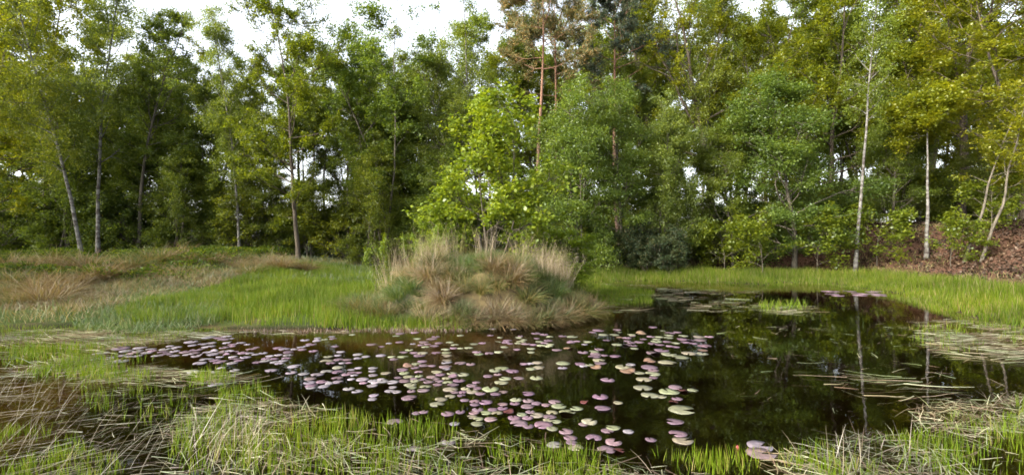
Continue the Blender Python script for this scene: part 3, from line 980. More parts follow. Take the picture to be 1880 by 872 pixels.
PR['maple'] = tree_proto('maple', 207, H=3.95, r0=.035, t0=.10, n1=13, L1=1.25, prof=lambda t: np.clip(1.15 - .95 * t, .12, 1), ang=(80, 25), grav1=.30, n2=8, len2=.45,
                         n3=4, len3=.32, nleaf=19, leaders=4, fork=.22, ls=1.0, lm=1.0, leafL=.098, leafW=.072, spread=.07, flat=.45, bark=B_SAP, leaf=M_SAPLEAF,
                         wander=.05, up=1.0, prune=.12, sides1=4)
place_tree('maple', 'maple_sapling', -.42, 11.75, 3.85, .6, 'bright green maple sapling growing behind the grassy mound', cat='sapling', tint=(1, 1, 1),
           dz=float(mound_z(-.42, 11.75)) - ground_z(-.42, 11.75))
place_tree('maple', 'maple_sapling', 1.15, 12.6, 1.6, 2.6, 'low spreading maple sapling beside the mound foot, below the tall one', cat='sapling', tint=(.9, .95, .9), wide=1.7)
place_tree('maple', 'maple_sapling', -1.75, 11.9, 1.75, 4.0, 'small maple sapling at the left shoulder of the mound', cat='sapling', tint=(.95, 1, 1), wide=1.2,
           dz=.55 - ground_z(-1.75, 11.9))
place_tree('sprig', 'willow_sprig', at(690, 11.5), 11.5, 1.1, .5, 'thin pale sprig at the left foot of the mound', cat='sapling', tint=(1.0, 1.15, .9), wide=.6)

# tussocks on the left bank
rt = random.Random(12)
BANK_T = [(20, 13.0), (48, 11.2), (70, 12.2), (105, 13.2), (30, 10.6), (130, 14.6), (150, 13.3), (165, 15.0), (8, 11.8), (85, 10.8), (60, 14.2), (120, 12.0),
          (275, 16.8), (300, 17.2), (330, 18.5), (350, 17.3), (372, 19.5), (395, 17.6), (410, 18.6), (440, 17.2), (462, 16.4), (480, 17.6), (500, 18.0),
          (520, 17.8), (450, 19.0), (560, 18.2), (340, 20.0), (425, 20.2), (240, 15.6), (210, 14.4), (185, 13.9), (95, 15.2), (40, 15.6), (15, 14.6)]
for k, (px, dp) in enumerate(BANK_T):
    x = at(px, dp)
    zone = 'at the far left below the bilberry' if px < 200 else 'on the slope behind the bright marsh grass'
    pool = TUS_DRY if k % 4 else TUS_MIX
    o = link('grass_tussock', pool[k % 3], None, (x, dp, ground_z(x, dp) - .02), label='dry pinkish-tan grass tussock ' + zone, category='grass tussock',
             group='dry tussocks ' + zone)
    s = rt.uniform(.9, 1.5)
    o.scale = (s * 1.3, s * 1.3, s * .95)
    o.rotation_euler = (rt.uniform(-.1, .1), rt.uniform(-.1, .1), rt.uniform(0, 6))
    o.color = (1.12, 1.08, 1.08, 1)
for k, (px, dp, s, pool, lb) in enumerate([(655, 9.6, .9, TUS_DRY, 'flattened tan tussock in the marsh grass at the left foot of the mound'),
                                           (688, 9.5, .8, TUS_DRY, 'small tan tussock touching the left foot of the mound'),
                                           (728, 9.0, .8, TUS_GRN, 'round green tussock at the waterline left of the mound'),
                                           (752, 8.95, .75, TUS_GRN, 'second round green tussock at the waterline, nearer the mound')]):
    x = at(px, dp)
    o = link('grass_tussock', pool[k % 2], None, (x, dp, max(ground_z(x, dp), 0) - .02), label=lb, category='grass tussock')
    o.scale = (s * 1.2, s * 1.2, s * .8)
    o.color = (.95, .85, .8, 1) if pool is TUS_DRY else (1, 1.1, .8, 1)

# ------------------------------------------------------------------ grass, straw and litter that nobody could count
OPEN = [ground_xy(*p) for p in [(160, 664), (180, 640), (300, 626), (420, 612), (600, 610), (870, 612), (1310, 590), (1330, 700), (1300, 845), (1150, 850), (1060, 838), (1000, 815), (840, 785), (700, 752), (540, 728), (440, 690), (330, 668), (250, 664)]]


def in_poly(pts_px, n, rng, thin=None, grow=0., clear=True):
    """n random points inside a patch of the water plane"""
    poly = [ground_xy(*p) for p in pts_px]
    P = np.array(poly)
    lo, hi = P.min(0), P.max(0)
    out = []
    got = 0
    while got < n:
        q = rng.uniform(lo, hi, (max(n, 2000), 2))
        ok = poly_sd(q[:, 0], q[:, 1], OPEN) > -.12 if clear else np.ones(len(q), bool)
        ok &= poly_sd(q[:, 0], q[:, 1], poly) + .35 * (fbm(q[:, 0] * 1.6, q[:, 1] * 1.6, 71) - .5) < grow
        if thin is not None:
            ok &= rng.uniform(0, 1, len(q)) < thin(q[:, 0], q[:, 1])
        q = q[ok]
        out.append(q)
        got += len(q)
        if len(out) > 200:
            break
    return np.concatenate(out)[:n]


def upright(xy, rng, h, w, tilt=.18, bend=.5, lo=.55, z=None, wind=(0., 0.), sink=.03, segs=3):
    n = len(xy)
    if z is None:
        z = np.maximum(height(xy[:, 0], xy[:, 1]), -.05) - sink
    base = np.column_stack([xy, z])
    d = np.column_stack([rng.normal(wind[0], tilt, n), rng.normal(wind[1], tilt, n), np.ones(n)])
    ln = h * rng.uniform(lo, 1.1, n)
    face = np.tile(np.array([[1., 0, 0]]), (n, 1)) + rng.normal(0, .5, (n, 3))
    face[:, 2] = 0
    return blades(base, d, ln, w * rng.uniform(.6, 1.3, n), rng, segs, bend * rng.uniform(.2, 1.5, n), face=face)


def lying(xy, rng, lmin, lmax, w, ang=0., dev=.6, zmax=.03, rise=.06, segs=3, zbase=.004, clump=.9):
    n = len(xy)
    z = zbase + zmax * rng.uniform(0, 1, n) ** 1.5
    th = ang + dev * (rng.normal(0, .7, n) + clump * (fbm(xy[:, 0] * 1.3, xy[:, 1] * 1.3, 91) - .5) * 4)
    th = np.where(rng.uniform(0, 1, n) < .5, th, th + math.pi)
    d = np.column_stack([np.cos(th), np.sin(th), rng.normal(0, rise, n)])
    ln = rng.uniform(lmin, lmax, n)
    base = np.column_stack([xy, z]) - d * (ln * .5)[:, None]
    base[:, 2] = np.maximum(base[:, 2], .003)
    d[:, 2] = np.maximum(d[:, 2], (.004 - base[:, 2]) / ln)
    face = np.column_stack([-np.sin(th), np.cos(th), rng.normal(0, .4, n)])
    return blades(base, d, ln, w * rng.uniform(.6, 1.4, n), rng, segs, 0., face=face, taper=.8, kink=.06)


def stuff(name, chunks, mats, label):
    return link(name, make_mesh(name, chunks, mats), kind='stuff', label=label)


rg = np.random.default_rng(301)
# bright marsh meadow between the left bank and the mound
MEADOW = [(200, 585), (330, 556), (440, 532), (560, 510), (700, 503), (735, 540), (770, 575), (855, 590), (855, 606), (640, 606), (430, 600), (250, 596)]
MEADOW_XY = [ground_xy(*p) for p in MEADOW]
q = in_poly(MEADOW, 46000, rg, lambda x, y: .18 + .9 * sstep(fbm(x * 1.0, y * 1.0, 5), .3, .62))
hgt = .12 + .28 * fbm(q[:, 0] * .9, q[:, 1] * .9, 6)
mv = upright(q, rg, hgt, .012, .14, .35, segs=2)
stuff('marsh_grass', [(*mv, 0)], [M_GRASS], 'bright green marsh grass left of the mound')
# reddish stubble at its waterline
q = in_poly([(640, 596), (860, 592), (862, 610), (640, 610), (430, 612), (440, 604)], 2000, rg)
v1 = upright(q, rg, .09, .009, .4, .4, z=np.full(len(q), -.02))
stuff('red_stubble', [(*v1, 0)], [leaf_mat('red_stem', [(0, (.08, .035, .025)), (.6, (.13, .065, .04)), (1, (.16, .14, .05))], .25)], 'reddish stubble along the waterline of the marsh grass')
# bluer, longer grass further left
q = in_poly([(130, 600), (200, 570), (280, 548), (360, 545), (420, 560), (400, 600), (300, 612), (180, 615)], 9000, rg)
v1 = upright(q, rg, .26, .013, .35, 1.3)
stuff('sedge', [(*v1, 0)], [M_BLUEGRASS], 'blue-green sedge at the left end of the marsh grass')


# rough grass of the left bank, and of the ground behind the meadow
def scatter_land(n, xr, yr, keep, rng):
    out = []
    got = 0
    for _ in range(60):
        p = np.column_stack([rng.uniform(*xr, 6 * n), rng.uniform(*yr, 6 * n)])
        sd = poly_sd(p[:, 0], p[:, 1], SHORE)
        p = p[rng.uniform(0, 1, len(p)) < keep(p[:, 0], p[:, 1], sd)]
        out.append(p)
        got += len(p)
        if got >= n:
            break
    return np.concatenate(out)[:n]


vis = lambda x, y: (np.abs(x) < y * 1.12 + 1.0)
q = scatter_land(20000, (-26, -.5), (9, 27), lambda x, y, s: vis(x, y) * (s > .3) * (s < 13) * (poly_sd(x, y, MEADOW_XY) > .15) * sstep(-x, 1.5, 4) * (.35 + .65 * (fbm(x * .6, y * .6, 15) > .5)), rg)
v1 = upright(q, rg, .16 + .30 * fbm(q[:, 0] * .7, q[:, 1] * .7, 17), .016, .35, 1.2, segs=2)
stuff('rough_grass', [(*v1, 0)], [M_MIXED], 'rough half-dry grass on the left bank')
q = scatter_land(30000, (-24, -4), (10, 22), lambda x, y, s: vis(x, y) * (s > .4) * (s < 8) * (poly_sd(x, y, MEADOW_XY) > .15) * (fbm(x * .55, y * .55, 25) > .40), rg)
v1 = upright(q, rg, .15 + .25 * fbm(q[:, 0] * 1.1, q[:, 1] * 1.1, 27), .013, .55, 1.8, segs=2)
stuff('dry_grass', [(*v1, 0)], [M_DRY], 'pinkish tan dead grass patches on the left bank')
q = scatter_land(16000, (-10, 4), (15, 27), lambda x, y, s: vis(x, y) * (s > 1) * 1.0, rg)
v1 = upright(q, rg, .26, .016, .25, .7, segs=2)
stuff('bank_grass', [(*v1, 0)], [leaf_mat('bank_grass_blade', [(0, (.05, .085, .02)), (.6, (.08, .125, .03)), (1, (.14, .15, .05))], .35)], 'dull green grass between the marsh grass and the wood')


# bilberry carpet on the top of the left bank
def bilberry(n, rng):
    q = scatter_land(n, (-28, -5.5), (13.5, 25), lambda x, y, s: vis(x, y) * sstep(s, 4.6, 6.5) * sstep(-x, 9.5, 12.5) * sstep(fbm(x * .5, y * .5, 33), .25, .5), rng)
    lump = .08 + .42 * sstep(fbm(q[:, 0] * .8, q[:, 1] * .8, 35), .2, .8)
    z = height(q[:, 0], q[:, 1]) + lump * (1 - rng.uniform(0, 1, len(q)) ** 2.2)
    return leaves(np.column_stack([q, z]), rng, .075, .055, .5)


stuff('bilberry_carpet', [(*bilberry(80000, rg), 0)], [M_BIL], 'low carpet of green bilberry along the top of the left bank')

# far shore grass, right of the mound
q = scatter_land(46000, (2.2, 16), (6, 26), lambda x, y, s: vis(x, y) * (s > -.45) * (s < 2.7) * (.4 + .6 * sstep(fbm(x * .7, y * .7, 45), .3, .55)), rg)
sdq = poly_sd(q[:, 0], q[:, 1], SHORE)
v1 = upright(q, rg, (.16 + .22 * sstep(sdq, -.3, 1.5)) * (.45 + 1.1 * fbm(q[:, 0] * 1.1, q[:, 1] * 1.1, 46)), .015, .13, .35, segs=2)
stuff('shore_grass', [(*v1, 0)], [M_REED], 'bright green grass along the far right shore')
q = in_poly([(1088, 522), (1200, 534), (1190, 556), (1100, 566)], 3500, rg)
v1 = upright(q, rg, .16, .010, .3, .8, z=np.full(len(q), -.02))
q = in_poly([(1392, 560), (1470, 558), (1490, 568), (1400, 572)], 260, rg)
v2 = upright(q, rg, .22, .012, .25, .6, z=np.full(len(q), -.02))
stuff('water_grass', [(*v1, 0), (*v2, 0)], [M_GRASS], 'thin green grass standing in the water right of the mound')

# fallen leaves on the right bank and under the wood
q = scatter_land(34000, (3, 30), (10, 34), lambda x, y, s: vis(x, y) * (s > 2.2) * (s < 14) * (.25 + .75 * (fbm(x * .8, y * .8, 52) > .42)), rg)
z = height(q[:, 0], q[:, 1]) + rg.uniform(.005, .07, len(q))
v1 = leaves(np.column_stack([q, z]), rg, .11, .075, .55, fold=.25)
stuff('leaf_litter', [(*v1, 0)], [M_LITTER], 'reddish brown fallen leaves on the right bank')
q = scatter_land(8000, (3, 26), (10, 30), lambda x, y, s: vis(x, y) * (s > 2.4) * (s < 11) * (fbm(x * .7, y * .7, 53) > .55), rg)
v1 = upright(q, rg, .22, .018, .4, 1.0)
stuff('bank_tufts', [(*v1, 0)], [M_MIXED], 'tufts of grass among the fallen leaves on the right bank')

# floating and beaten-down straw
NEAR = [(300, 900), (300, 800), (370, 752), (470, 742), (600, 748), (720, 770), (860, 798), (1000, 806), (1120, 832), (1230, 862), (1340, 868), (1430, 846), (1560, 806), (1680, 790), (1700, 748), (1790, 728), (1900, 722), (1900, 905)]
dens = lambda x, y: .10 + .90 * sstep(fbm(x * 1.4, y * 1.4, 61), .36, .60)
q = in_poly(NEAR, 1050, rg, dens)
s1 = lying(q, rg, .08, .42, .0068, .15, .95, .03, .07)
q = in_poly([(0, 604), (120, 606), (420, 610), (560, 606), (640, 612), (430, 628), (240, 640), (150, 655), (60, 690), (0, 700)], 1050, rg, dens)
s2 = lying(q, rg, .2, .65, .008, .05, .45, .03, .05)
q = in_poly([(120, 655), (330, 680), (470, 690), (540, 742), (420, 752), (300, 720), (100, 700)], 480, rg, dens)
s3 = lying(q, rg, .15, .55, .007, .35, .5, .04, .07)
q = in_poly([(1660, 600), (1760, 585), (1900, 575), (1900, 674), (1770, 664), (1700, 640)], 800, rg, dens)
s4 = lying(q, rg, .15, .6, .0095, -.08, .4, .03, .04)
q = in_poly([(1480, 685), (1620, 690), (1790, 715), (1710, 745), (1560, 725)], 42, rg)
s5 = lying(q, rg, .2, .7, .008, -.15, .45, .02, .03)
q = in_poly([(1390, 558), (1490, 562), (1500, 576), (1400, 577)], 80, rg)
s6 = lying(q, rg, .25, .7, .010, -.02, .3, .02, .03)
q = in_poly([(1100, 520), (1390, 534), (1340, 580), (1200, 584), (1105, 578)], 330, rg, lambda x, y: sstep(fbm(x * .8, y * .8, 66), .42, .6))
s7 = lying(q, rg, .2, .7, .011, -.05, .4, .02, .02)
q = in_poly([(1330, 600), (1750, 590), (1850, 700), (1700, 760), (1330, 760)], 130, rg)
s8 = lying(q, rg, .06, .32, .006, .1, .9, .015, .03)
q = in_poly(NEAR, 420, rg, dens)
s11 = upright(q, rg, .20, .007, .9, .8, z=np.full(len(q), .0), segs=3, lo=.3)
q = in_poly(NEAR, 2200, rg, dens)
s9 = lying(q, rg, .04, .18, .0045, .1, 1.3, .04, .12, segs=2)
q = in_poly([(60, 690), (300, 715), (360, 760), (330, 870), (120, 880), (60, 800)], 420, rg)
s10 = lying(q, rg, .05, .28, .004, .4, .8, .01, .03, segs=2)
stuff('floating_straw', [(*s, 0) for s in (s1, s2, s3, s4, s5, s6, s7, s8, s9, s10, s11)], [M_STRAW], 'pale dead straw floating and lying over the pond edges')

# long grey bent grass in the bottom left corner
q = in_poly([(-60, 690), (40, 700), (90, 760), (60, 830), (200, 840), (160, 900), (-60, 900)], 95, rg, lambda x, y: sstep(fbm(x * 1.2, y * 1.2, 63), .35, .6))
s1 = lying(q, rg, .25, .7, .003, .55, .28, .06, .12)
q = in_poly([(-40, 700), (120, 720), (330, 870), (300, 900), (-40, 900)], 75, rg)
s2 = upright(q, rg, .58, .0024, .22, .45, z=np.full(len(q), -.02), wind=(.55, .1), segs=5)
q = in_poly([(330, 830), (420, 800), (470, 872), (340, 890)], 60, rg)
s3 = upright(q, rg, .42, .004, .25, .6, z=np.full(len(q), -.02), wind=(.3, 0), segs=5)
q = in_poly([(1500, 830), (1700, 830), (1700, 885), (1500, 890)], 14, rg)
s4 = upright(q, rg, .34, .005, .12, .2, z=np.full(len(q), -.02), segs=4)
stuff('bent_dry_grass', [(*s1, 0), (*s2, 0), (*s3, 0), (*s4, 0)], [M_STEM], 'long grey bent grass at the near edge of the pond')

# fresh green blades in the shallows
def green_patch(poly, n, h, w, freq, lo, hi, seed):
    q = in_poly(poly, n, rg, lambda x, y: sstep(fbm(x * freq, y * freq, seed), lo, hi))
    return upright(q, rg, h, w, .14, .25, z=np.full(len(q), -.02), segs=3)


g1 = green_patch([(330, 790), (420, 752), (560, 752), (700, 775), (820, 795), (900, 880), (330, 890)], 1700, .17, .006, 2.6, .30, .66, 81)
g2 = green_patch([(880, 800), (1120, 840), (1400, 840), (1700, 800), (1880, 730), (1880, 890), (880, 890)], 1900, .14, .0058, 2.2, .30, .68, 82)
g3 = green_patch([(20, 645), (130, 640), (240, 650), (400, 672), (430, 700), (300, 715), (100, 700), (30, 690)], 1900, .16, .009, 1.8, .35, .65, 83)
g4 = green_patch([(0, 600), (130, 600), (420, 606), (430, 622), (150, 655), (0, 680)], 2600, .10, .009, 1.4, .4, .6, 84)
g5 = green_patch([(1660, 600), (1900, 580), (1900, 660), (1700, 640)], 420, .14, .009, 1.2, .4, .6, 85)
g7 = green_patch([(-30, 800), (60, 790), (150, 830), (220, 870), (160, 900), (-30, 900)], 700, .13, .0055, 2.4, .25, .6, 87)
g8 = green_patch([(60, 690), (200, 690), (340, 720), (350, 800), (200, 770), (60, 730)], 260, .15, .006, 2.4, .45, .62, 88)
g6 = green_patch([(400, 690), (480, 700), (540, 745), (420, 750)], 260, .13, .007, 2.0, .3, .6, 86)
stuff('young_green_blades', [(*s, 0) for s in (g1, g2, g3, g4, g5, g6, g7, g8)], [M_GRASS], 'fresh green blades coming up through the straw in the shallows')

# ------------------------------------------------------------------ water lily pads
def pad_material():
    m, N, L = new_mat('lily_pad')
    oi = N.new('ShaderNodeObjectInfo')
    tc = N.new('ShaderNodeTexCoord')
    no = N.new('ShaderNodeTexNoise')
    no.inputs['Scale'].default_value = 3.2
    no.inputs['Detail'].default_value = 4
    L.new(tc.outputs['Object'], no.inputs[0])
    r = ramp(N, [(.3, (.62, .60, .62)), (.55, (1, 1, 1)), (.75, (1.25, 1.2, 1.1))])
    L.new(no.outputs[0], r.inputs[0])
    # veins fan out from the notch
    sp = N.new('ShaderNodeSeparateXYZ')
    L.new(tc.outputs['Object'], sp.inputs[0])
    an = N.new('ShaderNodeMath')
    an.operation = 'ARCTAN2'
    L.new(sp.outputs[1], an.inputs[0])
    L.new(sp.outputs[0], an.inputs[1])
    mu = N.new('ShaderNodeMath')
    mu.operation = 'MULTIPLY'
    mu.inputs[1].default_value = 14
    L.new(an.outputs[0], mu.inputs[0])
    co = N.new('ShaderNodeMath')
    co.operation = 'COSINE'
    L.new(mu.outputs[0], co.inputs[0])
    vr = ramp(N, [(0, (1, 1, 1)), (.86, (1, 1, 1)), (1, (.80, .82, .78))])
    L.new(co.outputs[0], vr.inputs[0])

    def mul(a_, b_):
        k = N.new('ShaderNodeMix')
        k.data_type = 'RGBA'
        k.blend_type = 'MULTIPLY'
        k.inputs['Factor'].default_value = 1
        L.new(a_, k.inputs[6])
        L.new(b_, k.inputs[7])
        return k.outputs[2]
    c = mul(mul(oi.outputs['Color'], r.outputs[0]), vr.outputs[0])
    p = N.new('ShaderNodeBsdfPrincipled')
    p.inputs['Roughness'].default_value = .36
    p.inputs['Specular IOR Level'].default_value = .5
    L.new(c, p.inputs['Base Color'])
    b = N.new('ShaderNodeBump')
    b.inputs['Strength'].default_value = .25
    b.inputs['Distance'].default_value = .004
    L.new(no.outputs[0], b.inputs['Height'])
    L.new(b.outputs[0], p.inputs['Normal'])
    o = N.new('ShaderNodeOutputMaterial')
    L.new(p.outputs[0], o.inputs[0])
    return m


M_PAD = pad_material()


def pad_geometry(seed, curl=0.):
    """unit-diameter floating leaf with its notch, a slightly wavy rim and a thin edge"""
    rng = np.random.default_rng(seed)
    n = 20
    gap = rng.uniform(.14, .42)
    th = np.linspace(gap, 2 * math.pi - gap, n)
    wob = 1 + .035 * np.sin(3 * th + rng.uniform(0, 6)) + .025 * np.sin(5 * th + rng.uniform(0, 6))
    rad = .5 * wob
    z = .005 * np.sin(2 * th + rng.uniform(0, 6)) + .004 * np.sin(4 * th + rng.uniform(0, 6)) + .008
    lobes = np.exp(-((th - th[0]) / .5) ** 2) + np.exp(-((th - th[-1]) / .5) ** 2)
    z = z + .015 * lobes
    up = np.clip(np.cos(th - rng.uniform(0, 6.28)) - .45, 0, 1)
    z = z + curl * up
    rad = rad * (1 - .6 * min(curl, .6) * up)
    top = np.column_stack([rad * np.cos(th), rad * np.sin(th), z])
    mid = np.column_stack([.5 * rad * np.cos(th), .5 * rad * np.sin(th), z * .25])
    bot = top - np.array([0, 0, .007])
    V = np.concatenate([[[.03, 0, 0]], mid, top, bot])
    i = np.arange(n - 1)
    tri = np.stack([np.zeros(n - 1, int), 1 + i, 2 + i], -1)
    quad = np.concatenate([np.stack([1 + i, 1 + n + i, 2 + n + i, 2 + i], -1), np.stack([1 + n + i, 1 + 2 * n + i, 2 + 2 * n + i, 2 + n + i], -1)])
    return V, tri, quad


PADG = [pad_geometry(500 + k) for k in range(7)] + [pad_geometry(520 + k, .32) for k in range(3)]
PADM = []
for k, (V, t_, q_) in enumerate(PADG):
    me = make_mesh('lily_pad', [(V, t_, 0), (V, q_, 0)], [M_PAD])
    PADM.append(me)
PADCOL = {'m': (.170, .108, .140), 'g': (.200, .205, .13), 'l': (.225, .192, .215), 'o': (.22, .135, .09), 'r': (.10, .028, .026)}  # lilac pads: sky reflection painted into the mauve
PADWORD = {'m': 'mauve', 'g': 'pale green', 'l': 'sky-silvered mauve', 'o': 'withered orange', 'r': 'dark red'}


def pad_zone(x, y):
    px = 940 + x / y * FPX
    py = HORIZON + CAM_Z * FPX / y
    if px > 1380:
        return 'far off by the birch reflection' if py < 600 else 'alone near the straw at lower right'
    if px < 480:
        return 'at the left end of the pads'
    if px < 720:
        return 'in the left middle of the pads' if py < 760 else 'in the straw at lower left'
    if py < 650:
        return 'in front of the mound' if px < 1060 else 'at the far right of the pads'
    if py > 745:
        return 'in the near rows of pads'
    return 'in the middle of the pads' if px < 1060 else 'at the right side of the pads'


